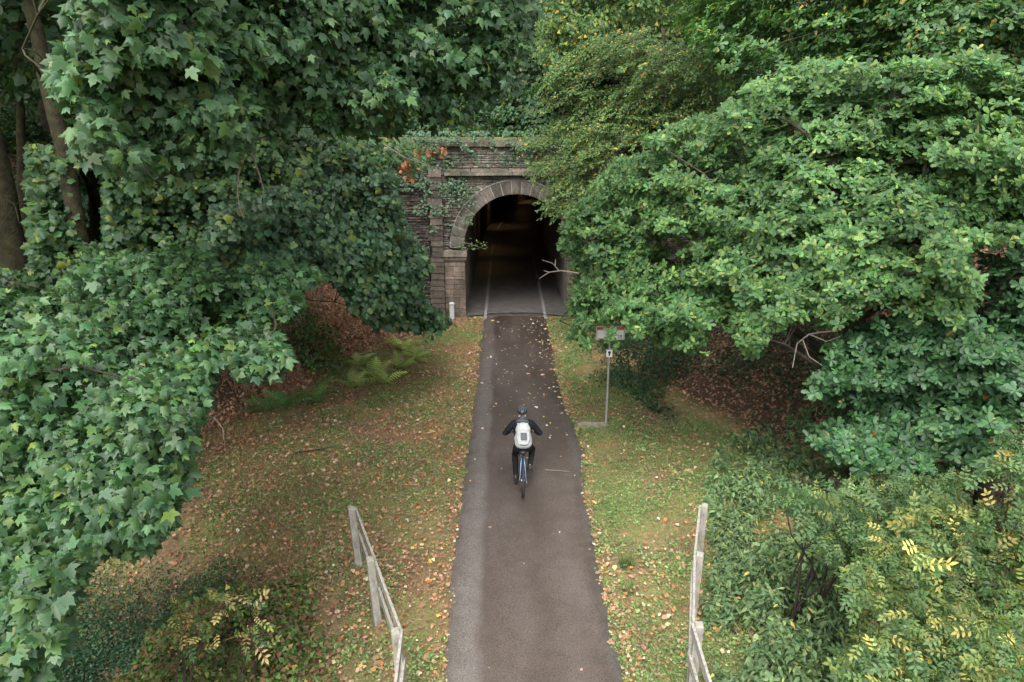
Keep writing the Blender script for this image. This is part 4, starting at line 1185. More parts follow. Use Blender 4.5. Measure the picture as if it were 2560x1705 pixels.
# dead bracken and bramble canes on the left bank
rng = np.random.default_rng(66)
mb = MB()
for i in range(3200):
    x = rng.uniform(-9.8, -3.4); y = rng.uniform(17.5, 25.8)
    if x > left_toe(y) - 0.3 or vnoise(x * .8, y * .8, 91) < 0.42: continue
    z0 = float(tz(x, y)); ln = rng.uniform(0.3, 0.95)
    a_ = rng.uniform(0, 2 * PI); dx, dy = math.cos(a_) * ln * .7, math.sin(a_) * ln * .5
    mb.tube([(x, y, z0), (x + dx * .4, y + dy * .4, z0 + ln * .65), (x + dx, y + dy, z0 + ln * rng.uniform(.15, .6))], [0.008, 0.007, 0.004], 3, caps=False)
o = mb.build('dead_brambles', simple('dead_cane', (0.32, 0.19, 0.12), 0.9, 0, 0.3, 3)); tag(o, 'tangle of dead brown brambles on the left bank', kind='stuff')
P = on_ground(90000, -10, -3, 15.5, 26, rng, lambda x, y: (x < left_toe(y) + 0.2) * np.clip(vnoise(x * .9, y * .9, 92) * 2 - .55, 0, 1))
P[:, 2] += rng.uniform(0, 0.3, len(P)) ** 1.6
stuff_patch('dead_bracken', 'rusty dead bracken leaves lying on the left bank', P, MAPLE_LO, 0.085, [(0.30, 0.16, 0.10), (0.40, 0.25, 0.15), (0.20, 0.11, 0.07)], [4, 3, 3], rng, M_LEAF_DRY, rnd=0.9)
P = on_ground(110000, -6.2, -2.0, 5.4, 9.8, rng, lambda x, y: np.clip(vnoise(x * 1.7, y * 1.7, 96) * 2.4 - .6, 0, 1) * smooth(-2.2, -2.9, x + .42 * (y - 7.3)))
P[:, 2] += rng.uniform(0.02, 0.5, len(P)) * (0.3 + vnoise(P[:, 0] * 2, P[:, 1] * 2, 99))
stuff_patch('brambles', 'low bright green brambles beyond the left fence', P, IVY, 0.075, [(0.085, 0.15, 0.045), (0.13, 0.20, 0.055), (0.22, 0.125, 0.075), (0.36, 0.32, 0.08)], [5, 4, 4, .5], rng, M_LEAF_SOFT, rnd=0.6)

# verge plants, grass and fallen leaves
rng = np.random.default_rng(77)
def verge(x, y): return (x > left_toe(y) - 0.2) & (x < right_toe(y) + 0.3)
P = on_ground(620000, -9.5, 9.5, 5.2, 26, rng, lambda x, y: verge(x, y) * np.clip(vnoise(x * 0.9, y * 0.9, 51) * 2.2 + 0.6 * vnoise(x * 3.1, y * 3.1, 52) - 1.15 + 0.42 * (x > 1.6) + 0.22 * ((x > -3.8) & (x < 0) & (y > 11.5)), 0, 1) * 0.9)
P[:, 2] += rng.uniform(0, 0.05, len(P))
stuff_patch('verge_plants', 'small clover-like plants growing in patches over the verges', P, DIAMOND, 0.048, [(0.155, 0.25, 0.085), (0.21, 0.30, 0.11), (0.12, 0.21, 0.08), (0.32, 0.33, 0.16)], [4, 4, 3, 1.2], rng, M_LEAF_SOFT, rnd=0.45)
P = on_ground(800000, -9, 9, 5.2, 26, rng, lambda x, y: verge(x, y) * np.clip(vnoise(x * 0.7 + 3, y * 0.7, 61) * 2.4 - 0.65, 0, 1) * 0.8)
n = len(P)
T = np.stack([rng.normal(0, 0.55, n), rng.normal(0, 0.55, n), np.ones(n)], -1)
BLADE = (np.array([(-0.035, 0, 0), (0.035, 0, 0), (0.0, 1.0, 0.25)], float), np.array([(0, 1, 2)]), np.array([0, 0, 1.0]))
green = vnoise(P[:, 0] * 0.8, P[:, 1] * 0.8, 62) + 0.25 * (P[:, 0] > 1.5) - 0.22 * (P[:, 0] < -1) > 0.5
cl = np.where(green[:, None], palette(n, [(0.18, 0.26, 0.08), (0.25, 0.31, 0.11)], [1, 1], rng), palette(n, [(0.46, 0.275, 0.15), (0.38, 0.235, 0.12), (0.54, 0.36, 0.22)], [1, 1, 1], rng))
o = place(BLADE, P, rng.standard_normal((n, 3)) * np.array([1, 1, .2]), T, rng.uniform(0.04, 0.10, n), cl, 'grass', M_LEAF_SOFT)
tag(o, 'short green and straw-coloured grass on both verges', kind='stuff')
# grass tufts standing out on the right verge
for k_, (x, y, s_) in enumerate([(2.1, 10.2, .26), (2.0, 9.5, .2)]):
    n = 160
    P = np.array([x, y, float(tz(x, y))]) + rng.normal(0, 0.05, (n, 3)) * np.array([1, 1, 0])
    T = np.stack([rng.normal(0, 0.75, n), rng.normal(0, 0.75, n), np.ones(n)], -1)
    o = place(BLADE, P, rng.standard_normal((n, 3)), T, s_ * rng.uniform(.6, 1.1, n), palette(n, [(0.09, 0.17, 0.05), (0.14, 0.21, 0.07)], [1, 1], rng), 'grass_tuft', M_LEAF_SOFT)
    tag(o, ['long-bladed grass tuft at the edge of the asphalt on the right', 'smaller grass tuft on the right verge nearer the camera'][k_], 'grass tuft')

TAN = [(0.42, 0.26, 0.16), (0.52, 0.36, 0.24), (0.42, 0.19, 0.08), (0.27, 0.15, 0.095), (0.52, 0.43, 0.30), (0.46, 0.35, 0.10)]
PALE = [(0.46, 0.36, 0.25), (0.40, 0.29, 0.17), (0.38, 0.18, 0.07), (0.52, 0.46, 0.35), (0.44, 0.36, 0.10)]
P1 = on_ground(105000, -9.5, 9, 5.2, 26, rng, lambda x, y: verge(x, y) * np.clip(0.25 + 0.9 * vnoise(x * .8, y * .8, 71) - 0.42 * (x > 1.9), 0, 1) * 0.8, dz=0.07)
P2 = on_ground(14000, -1.6, 2.4, 5.2, 26, rng, lambda x, y: np.exp(-((x - np.where(x < .4, np.interp(y, *LE) - .10, np.interp(y, *RE) + .12)) / 0.13) ** 2), dz=0.045)
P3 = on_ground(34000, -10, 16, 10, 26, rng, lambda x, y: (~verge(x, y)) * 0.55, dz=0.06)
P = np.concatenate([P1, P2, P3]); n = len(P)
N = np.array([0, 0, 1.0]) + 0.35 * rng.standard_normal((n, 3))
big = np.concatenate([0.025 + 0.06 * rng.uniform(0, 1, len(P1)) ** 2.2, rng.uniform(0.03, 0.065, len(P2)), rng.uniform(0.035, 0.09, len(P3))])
o = place(MAPLE_LO, P, N, rng.standard_normal((n, 3)), big, palette(n, TAN, [4, 1.6, 3, 6, 0.5, .3], rng, .2) * np.where(P[:, 2] > 0.35, 0.45, 0.88)[:, None], 'fallen_leaves', M_LEAF_DRY)  # leaves up the banks darkened, the shade there put into their colour
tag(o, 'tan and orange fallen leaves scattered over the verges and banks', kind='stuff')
P = on_ground(260000, -9.5, 9.5, 5.2, 26, rng, lambda x, y: verge(x, y) * np.clip((vnoise(x * 1.5, y * 1.5, 151) - 0.60 + 0.10 * (x > 1.6)) * 9, 0, 1) * np.clip((vnoise(x * 5, y * 5, 152) - 0.35) * 4, 0, 1) * 0.55)
P[:, 2] += rng.uniform(0.02, 0.12, len(P))
stuff_patch('verge_herbs', 'taller light green herbs standing in clumps on the verges', P, OVATE, 0.070, [(0.16, 0.25, 0.08), (0.22, 0.30, 0.11), (0.12, 0.21, 0.09), (0.30, 0.34, 0.15)], [4, 4, 3, 1.5], rng, M_LEAF_SOFT, rnd=0.4)
# leaves on the asphalt: a thin scatter, denser on the right near the tunnel
n = 1700
x = rng.uniform(-0.85, 1.55, n); y = rng.uniform(6.0, 26.0, n)
k = rng.uniform(0, 1, n) < (0.022 + 0.75 * smooth(12, 21, y) * (0.25 + 0.75 * smooth(0.2, 1.5, x)) + 0.3 * smooth(1.35, 1.55, x))
x, y = x[k], y[k]; n = len(x)
P = np.stack([x, y, 0 * x + 0.062], -1)
o = place(MAPLE_LO, P, np.array([0, 0, 1.0]) + 0.18 * rng.standard_normal((n, 3)), rng.standard_normal((n, 3)), np.where(rng.uniform(0, 1, n) < 0.1, 0.10, 0.048) * rng.uniform(0.6, 1.2, n), palette(n, PALE, [4, 4, 2, 3, 1], rng, .2), 'fallen_leaves', M_LEAF_DRY)
tag(o, 'pale fallen leaves lying on the asphalt path', kind='stuff')
# ------------------------------------------------------------------ ivy on the portal
rng = np.random.default_rng(88)
P = []
def ivy_region(poly, n, yy, th=0.12):
    P_ = np.array(poly, float); lo, hi = P_.min(0), P_.max(0)
    x = rng.uniform(lo[0], hi[0], n); z = rng.uniform(lo[1], hi[1], n)
    k = in_poly(x, z, poly) & (vnoise(x * 2.6, z * 2.6, 17) + 0.4 * vnoise(x * 7, z * 7, 18) > 0.66)
    x, z = x[k], z[k]
    return np.stack([x, yy - rng.uniform(0.03, th, len(x)), z], -1)
P = np.concatenate([
    ivy_region([(-9, 6.3), (3.6, 6.45), (3.6, 7.1), (-9, 7.1)], 3600, WY - 0.15, 0.35),
    ivy_region([(-6, 5.0), (-1.6, 4.9), (-1.2, 5.7), (-2.2, 6.4), (-7, 6.2)], 2200, WY - 0.06),
    ivy_region([(-3.6, 3.3), (-1.3, 3.6), (-0.9, 5.2), (-2.0, 5.4), (-3.5, 5.2)], 1000, WY - 0.18, 0.15),
    ivy_region([(-4.6, 1.6), (-2.9, 1.8), (-3.0, 3.8), (-4.8, 3.8)], 1000, WY - 0.08),
    ivy_region([(-2.0, 5.85), (2.9, 5.8), (2.9, 6.5), (-2, 6.5)], 500, WY - 0.06)])
n = len(P)
N = np.stack([0.3 * rng.standard_normal(n), -1 + 0 * P[:, 0], 0.7 + 0.3 * rng.standard_normal(n)], -1)
T = np.stack([0.7 * rng.standard_normal(n), -0.3 + 0 * P[:, 0], -1 + 0.6 * rng.standard_normal(n)], -1)
iv = empty('ivy', (-3.2, WY, 5), 'ivy creeping over the coping and left side of the portal', 'ivy')
place(IVY, P, N, T, 0.095 * rng.uniform(.6, 1.2, n), palette(n, [(0.035, 0.085, 0.042), (0.05, 0.11, 0.05), (0.09, 0.15, 0.05)], [4, 4, 1], rng), 'leaves', M_LEAF, iv)
mb = MB()
for i in range(26):
    x = rng.uniform(-5.5, -1.6); z = rng.uniform(1.0, 4.0); pts = [(x, WY - 0.08, z)]
    for k in range(5): x += rng.normal(0, .15); z += rng.uniform(.2, .5); pts.append((x, WY - 0.09, min(z, 6.4)))
    mb.tube(pts, [.012, .010, .009, .008, .006, .004], 4, caps=False)
mb.build('stem', M_BARK, iv)
# little sprig growing out of the left impost into the opening
sp = empty('shrub_sprig', (-1.6, WY - 0.1, 2.9), 'small leafy sprig growing out over the left impost', 'plant')
mb = MB(); mb.tube([(-1.9, WY - .1, 2.75), (-1.5, WY - .3, 3.0), (-1.0, WY - .45, 2.85), (-0.75, WY - .5, 2.8)], [.01, .008, .006, .003], 4); mb.build('stem', M_TWIG, sp)
n = 60; s_ = rng.uniform(0, 1, n)
P = np.stack([-2.0 + 1.3 * s_, WY - .12 - .4 * s_, 2.9 + .12 * rng.standard_normal(n)], -1)
place(IVY, P, rng.standard_normal((n, 3)) + [0, -.5, 1], rng.standard_normal((n, 3)), 0.09 * rng.uniform(.7, 1.2, n), palette(n, [(0.08, 0.15, 0.06), (0.12, 0.19, 0.08)], [1, 1], rng), 'leaves', M_LEAF, sp)

# ------------------------------------------------------------------ cable post by the left pilaster
M_POST = simple('weathered_white_plastic', (0.50, 0.51, 0.50), 0.6, 0, 0.12, 12)
cp = empty('cable_post', (-2.12, 25.75, 0), 'short grey-white marker post at the foot of the left pilaster', 'post')
mb = MB(); mb.box((-2.12, 25.75, 0.31), (0.17, 0.12, 0.72)); mb.build('body', M_POST, cp)
mb = MB(); mb.box((-2.12, 25.74, 0.69), (0.20, 0.16, 0.05), taper=0.8); mb.build('cap', M_POST, cp)

# ------------------------------------------------------------------ fences
def wood_mat(name, col, strength=0.5):
    m, nt, b = new_mat(name); L = nt.links
    tc = nt.nodes.new('ShaderNodeTexCoord')
    n = nt.nodes.new('ShaderNodeTexNoise'); n.inputs['Scale'].default_value = 22; n.inputs['Detail'].default_value = 8; n.inputs['Roughness'].default_value = 0.7
    mp = nt.nodes.new('ShaderNodeMapping'); mp.inputs['Scale'].default_value = (1, 1, 0.35); L.new(tc.outputs['Object'], mp.inputs[0]); L.new(mp.outputs[0], n.inputs['Vector'])
    r = nt.nodes.new('ShaderNodeValToRGB'); e = r.color_ramp.elements
    e[0].position = 0.30; e[0].color = (*[c * 0.38 for c in col], 1); e[1].position = 0.66; e[1].color = (*[c * 1.25 for c in col], 1)
    x = e.new(0.46); x.color = (*[c * 0.92 for c in col], 1)
    L.new(n.outputs['Fac'], r.inputs[0])
    n2 = nt.nodes.new('ShaderNodeTexNoise'); n2.inputs['Scale'].default_value = 5; n2.inputs['Detail'].default_value = 4; L.new(tc.outputs['Object'], n2.inputs['Vector'])
    r2 = nt.nodes.new('ShaderNodeValToRGB'); r2.color_ramp.elements[0].position = .52; r2.color_ramp.elements[1].position = .68; L.new(n2.outputs['Fac'], r2.inputs[0])
    mx = nt.nodes.new('ShaderNodeMix'); mx.data_type = 'RGBA'; L.new(r2.outputs[0], mx.inputs[0]); L.new(r.outputs[0], mx.inputs[6]); mx.inputs[7].default_value = (0.20, 0.21, 0.13, 1)
    L.new(mx.outputs[2], b.inputs['Base Color']); b.inputs['Roughness'].default_value = 0.9
    bp = nt.nodes.new('ShaderNodeBump'); bp.inputs['Strength'].default_value = 0.8; bp.inputs['Distance'].default_value = 0.01
    L.new(n.outputs['Fac'], bp.inputs['Height']); L.new(bp.outputs[0], b.inputs['Normal'])
    return m
M_FENCE = wood_mat('silvered_wood', (0.27, 0.25, 0.22))
M_STEEL = simple('galvanised_steel', (0.35, 0.36, 0.36), 0.5, 0.7, 0.1, 20)


def fence(name, label, posts, side, lean, H=1.15):
    """posts [(x,y)], boards on the side towards the path"""
    root = empty(name, (posts[0][0], posts[0][1], float(tz(*posts[0]))), label, 'fence')
    for i, (x, y) in enumerate(posts):
        z0 = float(tz(x, y)); lx_ = lean[i]
        a_ = math.atan2(posts[min(i + 1, len(posts) - 1)][1] - posts[max(i - 1, 0)][1], posts[min(i + 1, len(posts) - 1)][0] - posts[max(i - 1, 0)][0])
        mb = MB()
        R = Matrix.Rotation(a_, 3, 'Z')
        V = []
        hw, hd = 0.062, 0.055
        top = H + (0.02 if i % 2 else 0)
        for (zz, sc) in ((z0 - 0.1, 1), (z0 + top * .5, 1.0), (z0 + top - 0.012, 0.98), (z0 + top, 0.86)):
            for xx, yy in ((-1, -1), (1, -1), (1, 1), (-1, 1)):
                q = R @ Vector((xx * hw * sc, yy * hd * sc, 0)); V.append((x + q.x + lx_ * (zz - z0), y + q.y, zz))
        F = [(3, 2, 1, 0), (12, 13, 14, 15)]
        for k in range(3):
            for e in range(4): F.append((k * 4 + e, k * 4 + (e + 1) % 4, k * 4 + 4 + (e + 1) % 4, k * 4 + 4 + e))
        mb.add(V, F); mb.build('post', M_FENCE, root)
        mb = MB()
        for s_ in (-1, 1):
            q = R @ Vector((0, s_ * 0.062, 0)); mb.box((x + q.x, y + q.y, z0 + 0.17), (0.07, 0.008, 0.42), rz=a_)
        mb.build('post_foot', M_STEEL, root)
    for i in range(len(posts) - 1):
        (x0, y0), (x1, y1) = posts[i], posts[i + 1]
        d = Vector((x1 - x0, y1 - y0, 0)).normalized(); nrm = Vector((-d.y, d.x, 0))
        if nrm.x * side < 0: nrm = -nrm
        for hz in (H - 0.10, H - 0.56):
            mb = MB()
            ov = 0.05
            off = 0.075
            a_ = Vector((x0 + lean[i] * hz, y0, float(tz(x0, y0)) + hz + random.uniform(-.008, .008))) + nrm * off - d * ov
            b_ = Vector((x1 + lean[i + 1] * hz, y1, float(tz(x1, y1)) + hz + random.uniform(-.008, .008))) + nrm * (off - 0.004 * (i % 2)) + d * (ov if i == len(posts) - 2 else -0.002)
            pts = [a_.lerp(b_, t) + Vector((0, 0, -0.012 * math.sin(PI * t))) for t in (0, .5, 1)]
            mb.beam(pts[0], pts[1], 0.036, 0.145); mb.beam(pts[1], pts[2], 0.0362, 0.146)
            mb.build('rail', M_FENCE, root)
    return root
fence('wooden_fence', 'grey two-rail wooden fence standing on the left verge', [(-2.60, 10.19), (-2.02, 8.80), (-1.43, 7.30), (-1.36, 5.75), (-1.36, 4.2), (-1.36, 2.7)], 1, [-0.04, -0.04, -0.02, 0, 0, 0])
fence('wooden_fence', 'grey two-rail wooden fence standing before the nettles on the right', [(3.40, 10.30), (2.93, 8.90), (2.50, 7.36), (2.46, 5.8), (2.46, 4.3), (2.46, 2.8)], -1, [0.01, 0.02, 0.02, 0, 0, 0])

# ------------------------------------------------------------------ signpost
SXX, SY = 2.55, 16.0
sg = empty('signpost', (SXX, SY, 0), 'tall grey metal signpost with a white cycle route panel half hidden by oak leaves', 'signpost')
mb = MB(); mb.tube([(SXX, SY, 0.0), (SXX, SY, 3.03)], 0.030, 12); mb.build('pole', simple('zinc_pole', (0.42, 0.42, 0.41), 0.45, 0.5, 0.12, 10), sg)
M_SIGNW = simple('sign_white', (0.92, 0.93, 0.95), 0.35)
M_SIGNR = simple('sign_red', (0.55, 0.10, 0.035), 0.5)
M_SIGNB = simple('sign_black', (0.015, 0.015, 0.02), 0.5)
mb = MB(); mb.box((SXX, SY - 0.045, 2.50), (0.70, 0.025, 0.33)); pn = mb.build('route_panel', M_SIGNW, sg)
mb = MB(); mb.box((SXX, SY - 0.061, 2.628), (0.665, 0.006, 0.06)); mb.build('red_band', M_SIGNR, pn)
mb = MB()
for (cx, cz, sx_, sz_) in ((0, 2.585, 0.665, 0.012), (0, 2.358, 0.665, 0.008), (-0.333, 2.50, 0.008, 0.29), (0.333, 2.50, 0.008, 0.29)):
    mb.box((SXX + cx, SY - 0.0602, cz), (sx_, 0.006, sz_))
mb.build('border', M_SIGNB, pn)
tx = bpy.data.curves.new('lettering', 'FONT'); tx.body = 'te'; tx.size = 0.15; tx.extrude = 0.002; tx.materials.append(M_SIGNB)
tmp = bpy.data.objects.new('tmp', tx); tme = bpy.data.meshes.new_from_object(tmp); bpy.data.objects.remove(tmp); to = bpy.data.objects.new('lettering', tme); C.objects.link(to); to.parent = pn; to.matrix_parent_inverse = parent_inv(pn)
to.location = (SXX + 0.175, SY - 0.062, 2.385); to.rotation_euler = (PI / 2, 0, 0)
mb = MB(); mb.box((SXX + 0.01, SY - 0.04, 2.83), (0.17, 0.02, 0.15)); pl = mb.build('cycle_plate', M_SIGNW, sg)
mb = MB()
for s_ in (-1, 1): mb.torus((0, 0, 0), 0.024, 0.006, 14, 5, 'X')
# small black bicycle mark: two rings and a frame
mb = MB()
def ring(cx, cz, R, t, y):
    V = []; F = []
    for i in range(16):
        a_ = 2 * PI * i / 16
        for r_ in (R, R - t): V.append((cx + r_ * math.cos(a_), y, cz + r_ * math.sin(a_)))
    for i in range(16): F.append((2 * i, 2 * ((i + 1) % 16), 2 * ((i + 1) % 16) + 1, 2 * i + 1))
    mb.add(V, F)
def bike_mark(cx, cz, s_, y):
    ring(cx - .6 * s_, cz, .42 * s_, .11 * s_, y); ring(cx + .6 * s_, cz, .42 * s_, .11 * s_, y)
    for a_, b_ in (((-.6, 0), (-.2, .6)), ((-.2, .6), (.4, .6)), ((.4, .6), (.6, 0)), ((-.2, .6), (0, 0)), ((0, 0), (.4, .6)), ((-.6, 0), (0, 0)), ((.4, .6), (.35, .8))):
        mb.beam((cx + a_[0] * s_, y, cz + a_[1] * s_), (cx + b_[0] * s_, y, cz + b_[1] * s_), 0.004, .09 * s_, up=(1, 0, .3))
bike_mark(SXX + 0.01, 2.815, 0.06, SY - 0.052)
mb.build('bicycle_symbol', M_SIGNB, pl)
mb = MB(); mb.box((SXX - 0.002, SY - 0.04, 1.97), (0.15, 0.02, 0.19)); pl = mb.build('marker_plate', M_SIGNW, sg)
mb = MB(); mb.box((SXX - 0.002, SY - 0.053, 1.945), (0.035, 0.005, 0.07)); mb.lathe([(0.0001, 0), (0.035, 0), (0.035, 0.005), (0.0001, 0.006)], (SXX - 0.002, SY - 0.058, 2.0), 12, 'Y')
mb.build('arrow_mark', M_SIGNB, pl)
M_SLAB = simple('mossy_slab', (0.24, 0.19, 0.155), 0.9, 0, 0.4, 9, 0.6, 40)
mb = MB(); V = []
sl = [(1.80, 15.80), (2.55, 15.74), (2.62, 16.02), (2.05, 16.10), (1.78, 16.05)]
V = [(x, y, 0.0) for x, y in sl] + [(x, y, 0.075) for x, y in sl]
mb.add(V, [tuple(range(5, 10))] + [(i, (i + 1) % 5, 5 + (i + 1) % 5, 5 + i) for i in range(5)])
o = mb.build('stone_slab', M_SLAB); tag(o, 'flat worn stone slab between the asphalt and the signpost', 'slab')

# ------------------------------------------------------------------ loose sticks and bare twigs
def twig(name, label, pts, r, mat=M_TWIG, forks=()):
    mb = MB(); mb.tube(pts, list(np.linspace(r, r * .35, len(pts))), 6)
    for f in forks: mb.tube(f, list(np.linspace(r * .7, r * .25, len(f))), 5)
    o = mb.build(name, mat)
    return tag(o, label, 'twig')
twig('fallen_stick', 'thin straight stick lying on the asphalt right of the cyclist', [(0.85, 13.55, .065), (1.1, 13.52, .07), (1.38, 13.47, .065)], 0.012)
twig('fallen_stick', 'broken pale stick lying by the foot of the left fence end', [(-2.62, 10.05, .06), (-2.45, 10.35, .09), (-2.4, 10.45, .07)], 0.014)
twig('fallen_branch', 'dark fallen branch lying on the left verge', [(-5.0, 14.4, .06), (-4.5, 14.5, .09), (-4.0, 14.75, .08)], 0.02, M_BARK, [[(-4.5, 14.5, .09), (-4.25, 14.4, .14)]])
def A(*a_): return tuple(at(*a_))
twig('dead_branch', 'bare grey branch sticking out of the oak over the tunnel floor', [A(1330, 628, 15.4), A(1290, 622, 15.3), A(1262, 626, 15.2), A(1240, 640, 15.1)], 0.018, forks=[[A(1285, 622, 15.3), A(1270, 605, 15.2), A(1247, 598, 15.2)], [A(1276, 610, 15.2), A(1277, 596, 15.2)], [A(1262, 626, 15.2), A(1250, 622, 15.2)]])
twig('dead_branch', 'curved bare twigs hanging below the oak in front of the dark bank', [A(1925, 760, 12.6), A(1890, 763, 12.5), A(1860, 768, 12.4), A(1832, 790, 12.4), A(1822, 845, 12.4)], 0.020,
     forks=[[A(1845, 780, 12.4), A(1860, 820, 12.4), A(1890, 840, 12.4)], [A(1860, 768, 12.4), A(1900, 785, 12.4), A(1935, 772, 12.5)]])
twig('dead_branch', 'long pale twig hanging under the tall sycamore', [A(566, 320, 9), A(560, 365, 9), A(548, 400, 9), A(545, 440, 9), A(552, 480, 9), A(560, 503, 9)], 0.016)
twig('dead_branch', 'shorter pale twig hanging beside the long one', [A(572, 300, 9.1), A(578, 350, 9.1), A(594, 395, 9.1), A(607, 438, 9.1)], 0.022)
twig('dead_branch', 'bare whitish twig pointing down beside the brown verge at the left', [A(455, 940, 7.6), A(470, 955, 7.6), A(492, 960, 7.6), A(512, 985, 7.6), A(515, 1012, 7.6)], 0.010)
# withered orange leaves on dead twigs left of the arch
bl = empty('withered_branch', A(960, 350, 15.5), 'broken branch with withered orange leaves in front of the left wall', 'branch')
mb = MB(); mb.tube([A(880, 330, 15.7), A(930, 362, 15.6), A(985, 380, 15.5), A(1030, 392, 15.5)], [.018, .014, .01, .006], 5); mb.tube([A(915, 350, 15.6), A(895, 390, 15.6)], [.01, .005], 4); mb.build('stem', M_TWIG, bl)
n = 55
c0 = np.array([A(1002, 338, 15.3), A(1010, 342, 15.3), A(990, 352, 15.4), A(935, 395, 15.5), A(945, 410, 15.5), A(930, 378, 15.5), A(960, 350, 15.5)])
P = c0[rng.integers(0, 7, n)] + rng.normal(0, 0.07, (n, 3))
place(MAPLE_LO, P, rng.standard_normal((n, 3)), np.array([0, 0, -1]) + .6 * rng.standard_normal((n, 3)), 0.12 * rng.uniform(.6, 1.2, n), palette(n, [(0.30, 0.13, 0.06), (0.40, 0.21, 0.12), (0.18, 0.08, 0.045)], [2, 2, 2], rng), 'leaves', M_LEAF_DRY, bl)

# ------------------------------------------------------------------ bicycle
BX, BY = 0.335, 12.50       # rear axle
WR = 0.345
WB = 1.10
M_TYRE = simple('tyre_rubber', (0.018, 0.018, 0.019), 0.8, 0, 0.2, 40)
M_RIM = simple('rim_alloy', (0.07, 0.07, 0.075), 0.4, 0.7)
M_FRAME = simple('teal_frame_paint', (0.03, 0.13, 0.20), 0.3, 0.2)
M_STAY = simple('pale_blue_stay_paint', (0.22, 0.30, 0.45), 0.3, 0.2)
M_BLK = simple('black_parts', (0.02, 0.02, 0.022), 0.5)
M_CHROME = simple('steel_parts', (0.45, 0.45, 0.46), 0.3, 0.9)
bike = empty('bicycle', (BX, BY, 0.04), 'blue bicycle ridden towards the tunnel, seen from behind', 'bicycle')
GZ = 0.05
for name_, yy in (('wheel', BY), ('wheel', BY + WB)):
    zc_ = GZ + WR
    mb = MB(); mb.lathe([(0.001, -.035), (0.022, -.035), (0.022, .035), (0.001, .035)], (BX, yy, zc_), 12, 'X')
    for i in range(24):
        a_ = 2 * PI * i / 24; s_ = 0.028 if i % 2 else -0.028
        mb.tube([(BX + s_, yy + .02 * math.cos(a_), zc_ + .02 * math.sin(a_)), (BX, yy + .305 * math.cos(a_ + .15), zc_ + .305 * math.sin(a_ + .15))], .0016, 3, caps=False)
    wh = mb.build(name_, M_CHROME, bike)
    mb = MB(); mb.torus((BX, yy, zc_), WR - .024, .026, 48, 10); mb.build('tyre', M_TYRE, wh, True)
    mb = MB(); mb.torus((BX, yy, zc_), WR - .052, .012, 48, 6); mb.build('rim', M_RIM, wh, True)
BBp = (BX, BY + .44, GZ + .28); ST = (BX, BY + .28, GZ + .80); HT = (BX, BY + .86, GZ + .84); HB = (BX, BY + .90, GZ + .70)
mb = MB()
mb.tube([BBp, ST], .019, 10); mb.tube([ST, HT], .019, 10); mb.tube([BBp, HB], .026, 10); mb.tube([HB, HT, (BX, BY + .845, GZ + .90)], .022, 10)
mb.lathe([(0.001, -.05), (.03, -.05), (.03, .05), (.001, .05)], BBp, 12, 'X')
fr = mb.build('frame', M_FRAME, bike, True)
mb = MB()
for s_ in (-1, 1):
    mb.tube([(BX + s_ * .03, BY + .40, BBp[2]), (BX + s_ * .055, BY + .2, GZ + .33), (BX + s_ * .065, BY, GZ + WR)], .011, 8)
    mb.tube([(BX + s_ * .02, BY + .285, GZ + .78), (BX + s_ * .045, BY + .16, GZ + .58), (BX + s_ * .065, BY, GZ + WR)], .011, 8)
mb.build('rear_stays', M_STAY, fr, True)
mb = MB()
for s_ in (-1, 1): mb.tube([(BX + s_ * .05, BY + .91, GZ + .66), (BX + s_ * .055, BY + .98, GZ + .5), (BX + s_ * .055, BY + WB, GZ + WR)], [.018, .016, .012], 8)
mb.box((BX, BY + .91, GZ + .67), (.13, .04, .05)); mb.build('fork', M_BLK, bike, True)
mb = MB(); mb.tube([ST, (BX, BY + .255, GZ + .90)], .014, 8); mb.build('seat_post', M_BLK, bike, True)
mb = MB(); V = []
prof = [(-.13, .075, 0.0), (-.09, .08, .012), (-.02, .055, .008), (.06, .028, 0.0), (.14, .018, -.004)]
mb2 = []
for (yy, hw, dz) in prof:
    V += [(BX - hw, BY + .26 + yy, GZ + .905 + dz), (BX, BY + .26 + yy, GZ + .925 + dz), (BX + hw, BY + .26 + yy, GZ + .905 + dz), (BX + hw * .8, BY + .26 + yy, GZ + .875 + dz), (BX - hw * .8, BY + .26 + yy, GZ + .875 + dz)]
F = [(4, 3, 2, 1, 0), (20, 21, 22, 23, 24)]
for k in range(4):
    for e in range(5): F.append((k * 5 + e, k * 5 + (e + 1) % 5, k * 5 + 5 + (e + 1) % 5, k * 5 + 5 + e))
mb.add(V, F); mb.build('saddle', M_BLK, bike, True)
mb = MB(); mb.tube([(BX, BY + .845, GZ + .88), (BX, BY + .86, GZ + 1.0), (BX, BY + .90, GZ + 1.02)], .016, 8)
mb.tube([(BX - .31, BY + .84, GZ + 1.04), (BX - .15, BY + .88, GZ + 1.035), (BX, BY + .90, GZ + 1.02), (BX + .15, BY + .88, GZ + 1.035), (BX + .31, BY + .84, GZ + 1.04)], .0125, 8)
hb = mb.build('handlebar', M_BLK, bike, True)
for s_ in (-1, 1):
    mb = MB(); mb.tube([(BX + s_ * .20, BY + .868, GZ + 1.037), (BX + s_ * .32, BY + .838, GZ + 1.041)], .017, 8); mb.build('grip', M_BLK, hb, True)
    mb = MB(); mb.tube([(BX + s_ * .17, BY + .89, GZ + 1.025), (BX + s_ * .24, BY + .93, GZ + 1.0), (BX + s_ * .30, BY + .92, GZ + .99)], .007, 6); mb.build('brake_lever', M_CHROME, hb, True)
CRa = math.radians(-62)     # left pedal low and forward, right one high and back
crl = (math.cos(CRa) * .17, math.sin(CRa) * .17)
crs = []
